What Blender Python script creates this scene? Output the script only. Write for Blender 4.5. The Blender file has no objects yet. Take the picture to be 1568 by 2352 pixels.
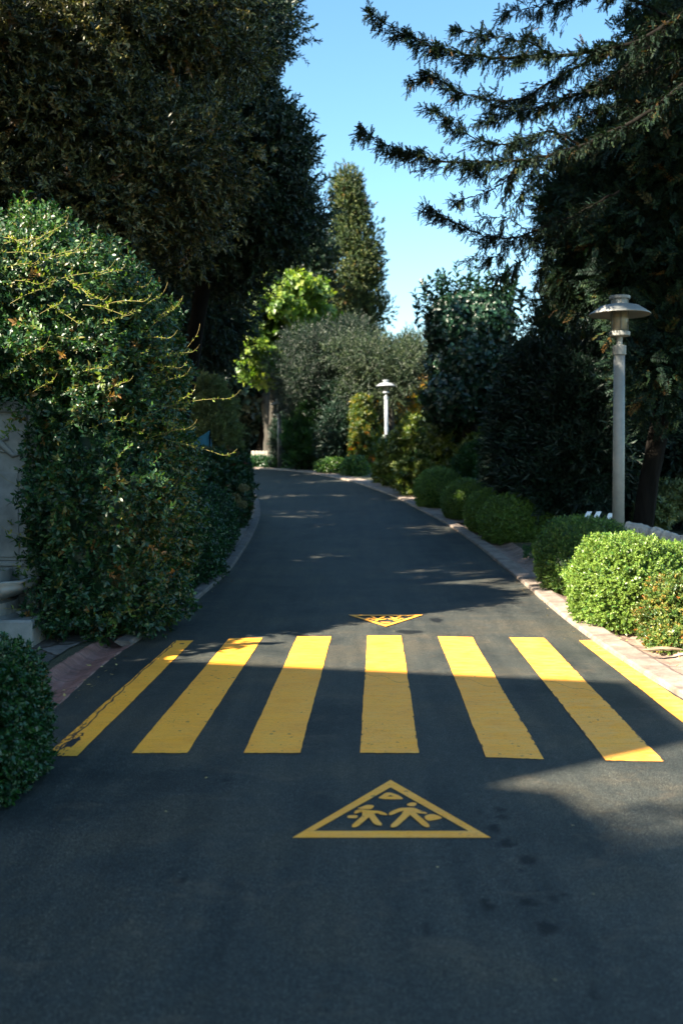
import bpy, math, random
import numpy as np
from mathutils import Vector

random.seed(7)
rng = np.random.default_rng(11)
SC = bpy.context.scene
COL = SC.collection

# ------------------------------------------------------------------ camera, sky, sun, exposure
F = 2286.7
PITCH = math.atan(101 / F)
EYE = 1.6
cam_d = bpy.data.cameras.new('camera')
cam = bpy.data.objects.new('camera', cam_d); COL.objects.link(cam)
cam_d.sensor_fit = 'VERTICAL'; cam_d.sensor_height = 36.0; cam_d.sensor_width = 24.0
cam_d.lens = 35.0
cam_d.clip_start = 0.05; cam_d.clip_end = 3000
cam.location = (0, 0, EYE)
cam.rotation_euler = (math.pi / 2 - PITCH, 0, 0)
cam_d.dof.use_dof = True; cam_d.dof.focus_distance = 8.0; cam_d.dof.aperture_fstop = 2.0
SC.camera = cam

SUN_EL = math.radians(36)
SUN_DIR = (0.85, 0.53)                      # horizontal way the light travels
n_ = math.hypot(*SUN_DIR); SUN_DIR = (SUN_DIR[0] / n_, SUN_DIR[1] / n_)
travel = Vector((SUN_DIR[0] * math.cos(SUN_EL), SUN_DIR[1] * math.cos(SUN_EL), -math.sin(SUN_EL)))
w = bpy.data.worlds.new('World'); SC.world = w; w.use_nodes = True
nt = w.node_tree; nt.nodes.clear()
sky = nt.nodes.new('ShaderNodeTexSky'); sky.sky_type = 'NISHITA'; sky.sun_disc = False
sky.sun_elevation = SUN_EL
sky.sun_rotation = math.atan2(-SUN_DIR[0], -SUN_DIR[1])     # towards the sun, clockwise from +Y
sky.air_density = 1.0; sky.dust_density = 0.9; sky.ozone_density = 1.0
bg = nt.nodes.new('ShaderNodeBackground'); bg.inputs['Strength'].default_value = 0.060
wo = nt.nodes.new('ShaderNodeOutputWorld')
tint = nt.nodes.new('ShaderNodeMix'); tint.data_type = 'RGBA'; tint.blend_type = 'MULTIPLY'; tint.inputs[0].default_value = 1
tint.inputs[7].default_value = (.97, 1.04, .95, 1)
hs = nt.nodes.new('ShaderNodeHueSaturation'); hs.inputs['Saturation'].default_value = 1.22
nt.links.new(sky.outputs[0], hs.inputs['Color']); nt.links.new(hs.outputs[0], tint.inputs[6]); nt.links.new(tint.outputs[2], bg.inputs[0]); nt.links.new(bg.outputs[0], wo.inputs[0])
sd = bpy.data.lights.new('sun', 'SUN'); sd.energy = 5.0; sd.angle = math.radians(0.53)
sd.color = (1.0, 0.87, 0.69)
sun = bpy.data.objects.new('sun', sd); COL.objects.link(sun)
sun.rotation_euler = travel.to_track_quat('-Z', 'Y').to_euler()
sun.location = (-20, -12, 25)
SC.view_settings.view_transform = 'Standard'; SC.view_settings.look = 'None'
SC.view_settings.exposure = 2.6; SC.view_settings.gamma = 1.0
SC.view_settings.use_curve_mapping = False
SC.render.engine = 'CYCLES'
SC.cycles.max_bounces = 6; SC.cycles.diffuse_bounces = 3; SC.cycles.glossy_bounces = 2
SC.cycles.transmission_bounces = 4; SC.cycles.transparent_max_bounces = 6

# ------------------------------------------------------------------ measuring helpers
KD = [-200, 9, 12, 15.4, 19.9, 23, 26, 33, 41, 60, 100, 600]
KZ = [0, 0, .02, .085, .25, .42, .60, .99, 1.4, 1.9, 2.4, 4.0]
def gz(y): return np.interp(y, KD, KZ)
def P(px, py, D):
    a = (px - 784) / F; b = -(py - 1176) / F
    d = np.array([a, math.cos(PITCH) + b * math.sin(PITCH), -math.sin(PITCH) + b * math.cos(PITCH)])
    return np.array([0, 0, EYE]) + d * (D / d[1])
def G(px, py):
    lo = 1.5
    D = lo
    while D < 200:
        q = P(px, py, D)
        if q[2] <= gz(D): return q
        D += 0.02
    return q

# ------------------------------------------------------------------ object helpers
def tag(o, label=None, cat=None, group=None, kind=None):
    if label: o['label'] = label
    if cat: o['category'] = cat
    if group: o['group'] = group
    if kind: o['kind'] = kind
    return o
def thing(name, loc, label, cat, group=None):
    o = bpy.data.objects.new(name, None); COL.objects.link(o)
    o.empty_display_size = 0.2
    o.location = loc
    return tag(o, label, cat, group)
def mesh_obj(name, V, T, mats, parent=None, midx=None, rnd=None, smooth=False, extra=None, origin=None):
    """V (n,3) world, T (m,3) or list of polygons"""
    V = np.asarray(V, dtype=np.float64)
    off = np.array(parent_loc(parent)) if parent is not None else (np.array(origin) if origin is not None else np.zeros(3))
    me = bpy.data.meshes.new(name)
    if isinstance(T, np.ndarray):
        k = T.shape[1]; m = len(T)
        me.vertices.add(len(V)); me.vertices.foreach_set('co', (V - off).astype(np.float32).ravel())
        me.loops.add(m * k); me.loops.foreach_set('vertex_index', T.astype(np.int32).ravel())
        me.polygons.add(m)
        me.polygons.foreach_set('loop_start', np.arange(0, m * k, k, dtype=np.int32))
        me.polygons.foreach_set('loop_total', np.full(m, k, dtype=np.int32))
        me.update(calc_edges=True)
    else:
        me.from_pydata([tuple(v) for v in (V - off)], [], [tuple(t) for t in T]); me.update()
    for mt in (mats if isinstance(mats, (list, tuple)) else [mats]): me.materials.append(mt)
    if midx is not None: me.polygons.foreach_set('material_index', np.asarray(midx, dtype=np.int32))
    if rnd is not None:
        at = me.attributes.new('rnd', 'FLOAT', 'POINT'); at.data.foreach_set('value', np.asarray(rnd, dtype=np.float32))
    if extra:
        for kx, vx in extra.items():
            at = me.attributes.new(kx, 'FLOAT', 'POINT'); at.data.foreach_set('value', np.asarray(vx, dtype=np.float32))
    if smooth: me.polygons.foreach_set('use_smooth', np.ones(len(me.polygons), dtype=bool))
    o = bpy.data.objects.new(name, me); COL.objects.link(o)
    if parent is not None: o.parent = parent
    elif origin is not None: o.location = origin
    return o
def parent_loc(p):
    l = np.zeros(3)
    while p is not None:
        l = l + np.array(p.location); p = p.parent
    return l

class MB:
    """collects polygons"""
    def __init__(s): s.v = []; s.f = []; s.n = 0
    def add(s, V, Fs):
        V = [tuple(map(float, v)) for v in V]; s.v += V; s.f += [tuple(i + s.n for i in f) for f in Fs]; s.n += len(V)
    def tube(s, pts, rad, seg=8, cap=True, wob=0.0):
        pts = np.asarray(pts, float); n = len(pts)
        if np.isscalar(rad): rad = [rad] * n
        tan = np.gradient(pts, axis=0); tan /= np.linalg.norm(tan, axis=1)[:, None] + 1e-9
        ref = np.array([0, 0, 1.0]) if abs(tan[0][2]) < .9 else np.array([1.0, 0, 0])
        V = []
        u = np.cross(ref, tan[0]); u /= np.linalg.norm(u)
        for i in range(n):
            u = u - tan[i] * np.dot(u, tan[i]); u /= np.linalg.norm(u) + 1e-9
            v = np.cross(tan[i], u)
            for k in range(seg):
                a = 2 * math.pi * k / seg
                r = rad[i] * (1 + (wob * random.uniform(-1, 1) if wob else 0))
                V.append(pts[i] + r * (math.cos(a) * u + math.sin(a) * v))
        Fs = []
        for i in range(n - 1):
            for k in range(seg):
                k2 = (k + 1) % seg
                Fs.append((i * seg + k, i * seg + k2, (i + 1) * seg + k2, (i + 1) * seg + k))
        if cap: Fs.append(tuple(range(seg - 1, -1, -1))); Fs.append(tuple((n - 1) * seg + k for k in range(seg)))
        s.add(V, Fs)
    def lathe(s, c, prof, seg=32, lean=(0, 0), fn=None):
        V = []
        for (r, z) in prof:
            for k in range(seg):
                a = 2 * math.pi * k / seg
                rr = fn(r, z, a) if fn else r
                V.append((c[0] + rr * math.cos(a) + lean[0] * z, c[1] + rr * math.sin(a) + lean[1] * z, c[2] + z))
        n = len(prof); Fs = []
        for i in range(n - 1):
            for k in range(seg):
                k2 = (k + 1) % seg
                Fs.append((i * seg + k, i * seg + k2, (i + 1) * seg + k2, (i + 1) * seg + k))
        Fs.append(tuple(range(seg - 1, -1, -1))); Fs.append(tuple((n - 1) * seg + k for k in range(seg)))
        s.add(V, Fs)
    def box(s, x0, x1, y0, y1, z0, z1, b=0.0):
        if b <= 0:
            V = [(x0, y0, z0), (x1, y0, z0), (x1, y1, z0), (x0, y1, z0), (x0, y0, z1), (x1, y0, z1), (x1, y1, z1), (x0, y1, z1)]
            s.add(V, [(0, 3, 2, 1), (4, 5, 6, 7), (0, 1, 5, 4), (1, 2, 6, 5), (2, 3, 7, 6), (3, 0, 4, 7)]); return
        prof = [(b, 0), (0, b), (0, z1 - z0 - b), (b, z1 - z0)]
        V = []
        for (i, z) in prof:
            c = b if i == 0 else b * 1.0
            V += [(x0 + i + b * (i == 0) * 0, y0 + i, z0 + z), (x1 - i, y0 + i, z0 + z), (x1 - i, y1 - i, z0 + z), (x0 + i, y1 - i, z0 + z)]
        Fs = [(3, 2, 1, 0)]
        for k in range(3):
            for j in range(4):
                j2 = (j + 1) % 4; Fs.append((k * 4 + j, k * 4 + j2, (k + 1) * 4 + j2, (k + 1) * 4 + j))
        Fs.append((12, 13, 14, 15)); s.add(V, Fs)
    def build(s, name, mat, parent=None, smooth=False, origin=None):
        return mesh_obj(name, np.array(s.v), s.f, mat, parent, smooth=smooth, origin=origin)

# ------------------------------------------------------------------ materials
def new_mat(name):
    m = bpy.data.materials.new(name); m.use_nodes = True
    t = m.node_tree; b = t.nodes['Principled BSDF']; return m, t, b
def N(t, typ, **kw):
    n = t.nodes.new(typ)
    for k, v in kw.items(): setattr(n, k, v)
    return n
def ramp(t, stops, interp='LINEAR'):
    r = N(t, 'ShaderNodeValToRGB'); r.color_ramp.interpolation = interp
    e = r.color_ramp.elements
    while len(e) < len(stops): e.new(0.5)
    for i, (p, c) in enumerate(stops): e[i].position = p; e[i].color = (*c, 1)
    return r
def mixc(t, fac, a, b, mode='MIX'):
    n = N(t, 'ShaderNodeMix'); n.data_type = 'RGBA'; n.blend_type = mode
    for sock, val in ((n.inputs[0], fac), (n.inputs[6], a), (n.inputs[7], b)):
        if isinstance(val, bpy.types.NodeSocket): t.links.new(val, sock)
        elif isinstance(val, (tuple, list)): sock.default_value = (*val, 1)
        else: sock.default_value = val
    return n.outputs[2]
def noise(t, scale, detail=4, rough=.6, coord=None, dist=0.0):
    n = N(t, 'ShaderNodeTexNoise'); n.inputs['Scale'].default_value = scale
    n.inputs['Detail'].default_value = detail; n.inputs['Roughness'].default_value = rough
    n.inputs['Distortion'].default_value = dist
    if coord is not None: t.links.new(coord, n.inputs['Vector'])
    return n
def mathn(t, op, a, b=None, c=None, clamp=False):
    n = N(t, 'ShaderNodeMath', operation=op); n.use_clamp = clamp
    for i, v in enumerate((a, b, c)):
        if v is None: continue
        if isinstance(v, bpy.types.NodeSocket): t.links.new(v, n.inputs[i])
        else: n.inputs[i].default_value = v
    return n.outputs[0]
def geo_pos(t): return N(t, 'ShaderNodeNewGeometry').outputs['Position']
def bump(t, b, h, strength=.3, dist=.01):
    n = N(t, 'ShaderNodeBump'); n.inputs['Strength'].default_value = strength; n.inputs['Distance'].default_value = dist
    t.links.new(h, n.inputs['Height']); t.links.new(n.outputs[0], b.inputs['Normal'])

def leaf_mat(name, dark, mid, light, odd=None, rough=.38, trans=.22, spec=.5, tcol=None):
    m, t, b = new_mat(name)
    a = N(t, 'ShaderNodeAttribute', attribute_name='rnd')
    stops = [(0, dark), (.5, mid), (.93, light)]
    if odd: stops.append((.975, odd))
    r = ramp(t, stops); t.links.new(a.outputs['Fac'], r.inputs[0])
    nz = noise(t, 1.3, 3, .6, geo_pos(t))
    k = mathn(t, 'MULTIPLY_ADD', nz.outputs[0], 0.9, 0.55)
    c = mixc(t, 1.0, r.outputs[0], k, 'MULTIPLY')
    t.links.new(c, b.inputs['Base Color'])
    b.inputs['Roughness'].default_value = rough
    b.inputs['Specular IOR Level'].default_value = spec
    tr = N(t, 'ShaderNodeBsdfTranslucent')
    tc = mixc(t, 1.0, c, tcol or (1.6, 1.7, .6), 'MULTIPLY'); t.links.new(tc, tr.inputs[0])
    mx = N(t, 'ShaderNodeMixShader'); mx.inputs[0].default_value = trans
    t.links.new(b.outputs[0], mx.inputs[1]); t.links.new(tr.outputs[0], mx.inputs[2])
    t.links.new(mx.outputs[0], t.nodes['Material Output'].inputs[0])
    return m
def bark_mat(name, c1, c2, sc=8):
    m, t, b = new_mat(name); p = geo_pos(t)
    mp = N(t, 'ShaderNodeMapping'); mp.inputs['Scale'].default_value = (1, 1, .25); t.links.new(p, mp.inputs[0])
    nz = noise(t, sc, 8, .7, mp.outputs[0]); r = ramp(t, [(.3, c1), (.7, c2)])
    t.links.new(nz.outputs[0], r.inputs[0]); t.links.new(r.outputs[0], b.inputs['Base Color'])
    b.inputs['Roughness'].default_value = .95; b.inputs['Specular IOR Level'].default_value = .1; bump(t, b, nz.outputs[0], 1.0, .05); return m
def plain_mat(name, c1, c2, sc=6, rough=.7, bs=.2, bd=.005, metallic=0):
    m, t, b = new_mat(name); p = geo_pos(t)
    nz = noise(t, sc, 8, .65, p); r = ramp(t, [(.3, c1), (.7, c2)])
    t.links.new(nz.outputs[0], r.inputs[0]); t.links.new(r.outputs[0], b.inputs['Base Color'])
    b.inputs['Roughness'].default_value = rough; b.inputs['Metallic'].default_value = metallic
    bump(t, b, nz.outputs[0], bs, bd); return m

M = {}
M['jasmine'] = leaf_mat('jasmine_leaf', (.006, .030, .013), (.012, .052, .019), (.050, .115, .025), (.20, .11, .03), rough=.42, trans=.18)
M['young'] = leaf_mat('young_jasmine_leaf', (.02, .075, .018), (.05, .125, .025), (.13, .19, .035), rough=.4, trans=.3)
M['tendril'] = leaf_mat('tendril_leaf', (.08, .15, .02), (.17, .22, .035), (.25, .25, .06), rough=.4, trans=.35)
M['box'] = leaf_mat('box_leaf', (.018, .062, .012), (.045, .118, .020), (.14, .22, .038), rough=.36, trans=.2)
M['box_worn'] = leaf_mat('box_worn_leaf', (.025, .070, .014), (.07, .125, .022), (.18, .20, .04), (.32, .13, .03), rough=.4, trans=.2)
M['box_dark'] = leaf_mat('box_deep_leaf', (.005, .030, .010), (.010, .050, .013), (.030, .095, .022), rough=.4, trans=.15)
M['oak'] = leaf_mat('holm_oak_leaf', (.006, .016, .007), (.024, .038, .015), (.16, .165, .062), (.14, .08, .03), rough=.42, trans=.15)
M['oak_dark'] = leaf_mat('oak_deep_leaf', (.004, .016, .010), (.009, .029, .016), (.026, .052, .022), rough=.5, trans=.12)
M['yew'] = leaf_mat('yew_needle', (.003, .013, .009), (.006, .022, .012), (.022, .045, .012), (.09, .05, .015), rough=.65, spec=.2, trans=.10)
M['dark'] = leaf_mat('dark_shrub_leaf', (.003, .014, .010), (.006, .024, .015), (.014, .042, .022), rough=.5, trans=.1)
M['ivy'] = leaf_mat('ivy_leaf', (.005, .022, .014), (.010, .038, .021), (.022, .062, .030), rough=.36, trans=.1)
M['laurel'] = leaf_mat('laurel_leaf', (.010, .040, .012), (.026, .070, .015), (.12, .15, .025), rough=.36, trans=.18)
M['olive'] = leaf_mat('olive_leaf', (.004, .015, .008), (.010, .029, .013), (.052, .078, .030), rough=.5, trans=.1)
M['bright'] = leaf_mat('bright_leaf', (.05, .11, .018), (.11, .185, .03), (.22, .27, .055), rough=.45, trans=.35)
M['cypress'] = leaf_mat('cypress_scale', (.007, .024, .009), (.022, .047, .013), (.12, .15, .035), (.15, .09, .035), rough=.6, trans=.15)
M['pale'] = leaf_mat('pale_shrub_leaf', (.04, .07, .030), (.08, .12, .045), (.15, .18, .07), rough=.5, trans=.15)
M['fresh'] = leaf_mat('fresh_shrub_leaf', (.008, .045, .012), (.018, .075, .016), (.05, .13, .024), rough=.45, trans=.2)
M['gold'] = leaf_mat('golden_leaf', (.02, .05, .010), (.07, .10, .014), (.30, .22, .02), (.45, .14, .02), rough=.45, trans=.35)
M['flower'] = leaf_mat('flower_shrub_leaf', (.006, .035, .012), (.014, .055, .017), (.035, .08, .028), (.17, .05, .03), rough=.45, trans=.15)
M['floret'] = leaf_mat('flower_head_petal', (.10, .10, .05), (.16, .15, .07), (.22, .19, .10), rough=.6, trans=.2)
M['bark'] = bark_mat('grey_bark', (.02, .019, .017), (.07, .065, .055))
M['bark_dark'] = bark_mat('dark_bark', (.004, .0035, .003), (.014, .012, .010))
M['bark_red'] = bark_mat('reddish_bark', (.08, .045, .025), (.18, .11, .06))
M['stem'] = plain_mat('green_stem', (.05, .06, .02), (.10, .09, .03))
M['tendril_stem'] = plain_mat('yellow_stem', (.14, .14, .03), (.24, .19, .06))
M['lamp'] = plain_mat('grey_lamp_paint', (.16, .17, .165), (.23, .235, .22), 9, .5, .1, .002)
M['lamp_shaded'] = plain_mat('shaded_lamp_paint', (.035, .04, .04), (.06, .065, .065), 9, .5, .1, .002)  # lamp grey darkened for the deep shade where the lamp stands
M['lamp_white'] = plain_mat('pale_lamp_paint', (.22, .245, .27), (.30, .33, .36), 9, .5, .1, .002)
M['lamp_cream'] = plain_mat('cream_diffuser', (.20, .19, .145), (.26, .245, .19), 5, .35, .05, .002)
M['lamp_rod'] = plain_mat('dark_lamp_rod', (.08, .09, .08), (.14, .14, .12), 9, .5)
M['marble'] = plain_mat('weathered_marble', (.13, .14, .135), (.30, .31, .295), 3.5, .55, .25, .008)
M['rock'] = plain_mat('pale_rock', (.22, .20, .17), (.42, .38, .33), 7, .85, .8, .03)
M['plate'] = plain_mat('white_label_plate', (.6, .66, .7), (.7, .75, .78), 20, .35, .02)
M['tarp'] = plain_mat('teal_canvas', (.03, .16, .22), (.05, .22, .30), 4, .7)
M['leaf_dry'] = plain_mat('dry_leaf', (.30, .20, .06), (.48, .38, .14), 30, .7)
M['woodchip'] = plain_mat('dead_wood', (.10, .07, .04), (.22, .17, .11), 20, .8)
M['plaster'] = plain_mat('shade_building_plaster', (.50, .44, .36), (.58, .52, .43), 2, .85)  # plaster, roof and windows of the building added for its shadow
M['roof'] = plain_mat('shade_building_roof', (.25, .11, .06), (.34, .17, .10), 5, .8)
M['window'] = plain_mat('shade_building_window', (.03, .035, .04), (.05, .055, .06), 2, .15)

# asphalt: stains and wear come from a per-vertex attribute
def asphalt():
    m, t, b = new_mat('asphalt'); p = geo_pos(t)
    n1 = noise(t, 210, 3, .85, p); n2 = noise(t, .9, 7, .68, p, .3); n3 = noise(t, 26, 6, .75, p); nb = noise(t, 85, 4, .8, p)
    r1 = ramp(t, [(.33, (.010, .0140, .0135)), (.50, (.027, .0325, .0300)), (.62, (.090, .092, .082)), (.74, (.32, .30, .26))])
    t.links.new(n1.outputs[0], r1.inputs[0])
    rb = ramp(t, [(.36, (.45, .47, .48)), (.52, (1, 1, 1)), (.66, (2.1, 2.0, 1.9))]); t.links.new(nb.outputs[0], rb.inputs[0])
    c = mixc(t, 1.0, r1.outputs[0], rb.outputs[0], 'MULTIPLY')
    r2 = ramp(t, [(.34, (.55, .60, .64)), (.48, (1, 1, 1)), (.58, (1.25, 1.12, 1.0)), (.70, (1.7, 1.4, 1.15))])
    t.links.new(n2.outputs[0], r2.inputs[0]); c = mixc(t, 1.0, c, r2.outputs[0], 'MULTIPLY')
    k = mathn(t, 'MULTIPLY_ADD', n3.outputs[0], 1.8, 0.1); c = mixc(t, 1.0, c, k, 'MULTIPLY')
    # brownish scuffs
    mp = N(t, 'ShaderNodeMapping'); mp.inputs['Scale'].default_value = (1.0, 1.5, 1); t.links.new(p, mp.inputs[0])
    n4 = noise(t, 2.4, 9, .75, mp.outputs[0], .6)
    r4 = ramp(t, [(.54, (0, 0, 0)), (.70, (1, 1, 1))]); t.links.new(n4.outputs[0], r4.inputs[0])
    f4 = mathn(t, 'MULTIPLY', mathn(t, 'MULTIPLY', r4.outputs[0], n3.outputs[0]), 1.1, clamp=True)
    c = mixc(t, f4, c, (.105, .085, .060))
    # long drag marks along the driving direction
    mp5 = N(t, 'ShaderNodeMapping'); mp5.inputs['Scale'].default_value = (6, .35, 1); mp5.inputs['Rotation'].default_value = (0, 0, .04); t.links.new(p, mp5.inputs[0])
    n5 = noise(t, 1.0, 5, .6, mp5.outputs[0]); r5 = ramp(t, [(.35, (.78, .80, .82)), (.6, (1.12, 1.1, 1.08))]); t.links.new(n5.outputs[0], r5.inputs[0])
    c = mixc(t, 1.0, c, r5.outputs[0], 'MULTIPLY')
    v = N(t, 'ShaderNodeTexVoronoi'); v.inputs['Scale'].default_value = 9; t.links.new(p, v.inputs['Vector'])
    wn = N(t, 'ShaderNodeTexWhiteNoise'); t.links.new(v.outputs['Position'], wn.inputs[0])
    lim = mathn(t, 'MULTIPLY', mathn(t, 'SUBTRACT', wn.outputs[0], .55), .085)
    sp = mathn(t, 'MULTIPLY', mathn(t, 'LESS_THAN', v.outputs['Distance'], lim), .5)
    c = mixc(t, sp, c, (.22, .21, .18))
    a = N(t, 'ShaderNodeAttribute', attribute_name='stain')
    c = mixc(t, a.outputs['Fac'], c, (.003, .004, .005))
    t.links.new(c, b.inputs['Base Color'])
    b.inputs['Specular IOR Level'].default_value = .16
    b.inputs['Roughness'].default_value = .62
    bump(t, b, nb.outputs[0], .5, .004); return m
M['asphalt'] = asphalt()
def paint():
    m, t, b = new_mat('yellow_road_paint'); p = geo_pos(t)
    n1 = noise(t, 240, 3, .8, p); n2 = noise(t, 3.2, 8, .7, p)
    base = ramp(t, [(.25, (.82, .295, .010)), (.5, (.95, .375, .013)), (.75, (.95, .42, .028))]); t.links.new(n2.outputs[0], base.inputs[0])
    k = mathn(t, 'MULTIPLY_ADD', n1.outputs[0], .45, .78)
    c = mixc(t, 1.0, base.outputs[0], k, 'MULTIPLY')
    ng = noise(t, 60, 5, .8, p); rg = ramp(t, [(.30, (.62, .60, .55)), (.45, (1, 1, 1))]); t.links.new(ng.outputs[0], rg.inputs[0]); c = mixc(t, 1.0, c, rg.outputs[0], 'MULTIPLY')
    # rubbed greyish film
    mp = N(t, 'ShaderNodeMapping'); mp.inputs['Scale'].default_value = (1.5, 5, 1); mp.inputs['Location'].default_value = (3, 1, 0); t.links.new(p, mp.inputs[0])
    n4 = noise(t, 3.5, 9, .8, mp.outputs[0], .5)
    r4 = ramp(t, [(.40, (0, 0, 0)), (.62, (1, 1, 1))]); t.links.new(n4.outputs[0], r4.inputs[0])
    xg = N(t, 'ShaderNodeSeparateXYZ'); t.links.new(p, xg.inputs[0])
    gx = mathn(t, 'MULTIPLY_ADD', xg.outputs[0], .16, .42, clamp=True)      # the right-hand stripes are more worn
    f4 = mathn(t, 'MULTIPLY', mathn(t, 'MULTIPLY', r4.outputs[0], .8), gx)
    c = mixc(t, f4, c, (.80, .46, .15))
    # dark chips
    v = N(t, 'ShaderNodeTexVoronoi'); v.inputs['Scale'].default_value = 17; v.inputs['Randomness'].default_value = 1
    mp2 = N(t, 'ShaderNodeMapping'); mp2.inputs['Scale'].default_value = (1, .7, 1); t.links.new(p, mp2.inputs[0])
    n5 = noise(t, 40, 2, .5, p); vv = N(t, 'ShaderNodeVectorMath', operation='MULTIPLY_ADD')
    t.links.new(n5.outputs['Color'], vv.inputs[0]); vv.inputs[1].default_value = (.03, .03, 0); t.links.new(mp2.outputs[0], vv.inputs[2])
    t.links.new(vv.outputs[0], v.inputs['Vector'])
    n6 = noise(t, 1.6, 2, .5, p)
    thr = mathn(t, 'MULTIPLY_ADD', n6.outputs[0], .5, -.13)
    sp = mathn(t, 'LESS_THAN', v.outputs['Distance'], thr)
    wn = N(t, 'ShaderNodeTexWhiteNoise'); t.links.new(v.outputs['Position'], wn.inputs[0])
    sp = mathn(t, 'MULTIPLY', sp, mathn(t, 'GREATER_THAN', wn.outputs[0], .55))
    sp = mathn(t, 'MULTIPLY', sp, .62)
    c = mixc(t, sp, c, (.10, .075, .04))
    # places where the grit wears through
    nw = noise(t, 75, 4, .8, p); nl = noise(t, 1.3, 4, .6, p)
    thw = mathn(t, 'MULTIPLY_ADD', nl.outputs[0], -.42, .885)
    ww = mathn(t, 'MULTIPLY', mathn(t, 'GREATER_THAN', nw.outputs[0], thw), .75); c = mixc(t, ww, c, (.06, .055, .045))
    # hairlines
    mp3 = N(t, 'ShaderNodeMapping'); mp3.inputs['Scale'].default_value = (.6, 9, 1); mp3.inputs['Rotation'].default_value = (0, 0, .12); t.links.new(p, mp3.inputs[0])
    n7 = noise(t, 5, 4, .6, mp3.outputs[0], 1.2)
    hl = mathn(t, 'LESS_THAN', mathn(t, 'ABSOLUTE', mathn(t, 'SUBTRACT', n7.outputs[0], .5)), .006)
    c = mixc(t, mathn(t, 'MULTIPLY', hl, .5), c, (.22, .12, .03))
    a = N(t, 'ShaderNodeAttribute', attribute_name='wear')
    c = mixc(t, a.outputs['Fac'], c, (.012, .012, .014))
    t.links.new(c, b.inputs['Base Color']); b.inputs['Roughness'].default_value = .62
    bump(t, b, n1.outputs[0], .25, .003); return m
M['paint'] = paint()
def kerb_mat(name, c1, c2, c3):
    m, t, b = new_mat(name); p = geo_pos(t)
    n1 = noise(t, 5, 8, .7, p); n2 = noise(t, 60, 4, .7, p)
    r = ramp(t, [(.3, c1), (.5, c2), (.7, c3)]); t.links.new(n1.outputs[0], r.inputs[0])
    k = mathn(t, 'MULTIPLY_ADD', n2.outputs[0], .5, .75)
    c = mixc(t, 1.0, r.outputs[0], k, 'MULTIPLY')
    a = N(t, 'ShaderNodeAttribute', attribute_name='joint')
    c = mixc(t, mathn(t, 'MULTIPLY', a.outputs['Fac'], .55), c, (.05, .04, .035))
    t.links.new(c, b.inputs['Base Color']); b.inputs['Roughness'].default_value = .85
    bump(t, b, n2.outputs[0], .5, .006); return m
M['kerb'] = kerb_mat('pale_kerb_concrete', (.11, .085, .065), (.20, .16, .13), (.30, .25, .21))
M['gutter'] = kerb_mat('pink_gutter_concrete', (.12, .08, .06), (.22, .15, .115), (.32, .235, .19))
M['gutter_left'] = kerb_mat('brick_red_gutter', (.10, .055, .042), (.21, .10, .08), (.27, .15, .125))
M['kerb_dark'] = kerb_mat('dark_kerb_concrete', (.07, .06, .052), (.13, .11, .095), (.2, .17, .15))
def soil():
    m, t, b = new_mat('soil'); p = geo_pos(t)
    n1 = noise(t, 9, 8, .7, p); n2 = noise(t, .7, 3, .6, p)
    r = ramp(t, [(.3, (.030, .024, .016)), (.55, (.07, .055, .035)), (.72, (.14, .11, .06))]); t.links.new(n1.outputs[0], r.inputs[0])
    c = mixc(t, n2.outputs[0], r.outputs[0], (.03, .045, .018))
    t.links.new(c, b.inputs['Base Color']); b.inputs['Roughness'].default_value = .95
    bump(t, b, n1.outputs[0], .9, .03); return m
M['soil'] = soil()
def flag():
    m, t, b = new_mat('crazy_paving'); p = geo_pos(t)
    nz = noise(t, 2.5, 4, .6, p)
    vm = N(t, 'ShaderNodeVectorMath', operation='MULTIPLY_ADD'); t.links.new(nz.outputs['Color'], vm.inputs[0]); vm.inputs[1].default_value = (.25, .25, 0); t.links.new(p, vm.inputs[2])
    v = N(t, 'ShaderNodeTexVoronoi', feature='DISTANCE_TO_EDGE'); v.inputs['Scale'].default_value = 2.2; t.links.new(vm.outputs[0], v.inputs['Vector'])
    v2 = N(t, 'ShaderNodeTexVoronoi'); v2.inputs['Scale'].default_value = 2.2; t.links.new(vm.outputs[0], v2.inputs['Vector'])
    n3 = noise(t, 14, 8, .7, p)
    r = ramp(t, [(.3, (.06, .055, .05)), (.6, (.12, .11, .10)), (.8, (.19, .165, .14))]); t.links.new(n3.outputs[0], r.inputs[0])
    wn = N(t, 'ShaderNodeTexWhiteNoise'); t.links.new(v2.outputs['Position'], wn.inputs[0]); c = mixc(t, 1.0, r.outputs[0], mathn(t, 'MULTIPLY_ADD', wn.outputs[0], .7, .65), 'MULTIPLY')
    e = mathn(t, 'LESS_THAN', v.outputs['Distance'], .035)
    c = mixc(t, e, c, (.035, .028, .022))
    t.links.new(c, b.inputs['Base Color']); b.inputs['Roughness'].default_value = .85
    st = mathn(t, 'MINIMUM', v.outputs['Distance'], .05); bump(t, b, st, 1, .3); return m
M['paving'] = flag()

# ------------------------------------------------------------------ ground, road, kerbs
R_px = [(1568, 1610), (1434, 1523), (1337, 1454), (1284, 1413), (1221, 1357), (1165, 1312), (1130, 1281), (1083, 1244), (1042, 1214), (1007, 1194), (954, 1167), (910, 1143), (866, 1126), (807, 1106), (734, 1091), (650, 1080), (580, 1076)]
Rw = [(2.62, -12), (2.55, 0), (2.5, 5.5)] + [tuple(G(*q)[:2]) for q in R_px] + [(-8.0, 52.5), (-14, 57), (-22, 61)]
L_px = [(115, 1640), (250, 1510), (370, 1442), (441, 1387), (512, 1328), (543, 1291), (575, 1240), (597, 1190), (598, 1165), (590, 1138), (577, 1112)]
Lw = [(-1.95, -12), (-1.92, 0), (-1.9, 4.5)] + [tuple(G(*q)[:2]) for q in L_px] + [(-4.6, 39.5), (-6.4, 43.3), (-9.5, 47.6), (-15, 51.8), (-23, 55.8)]
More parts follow.
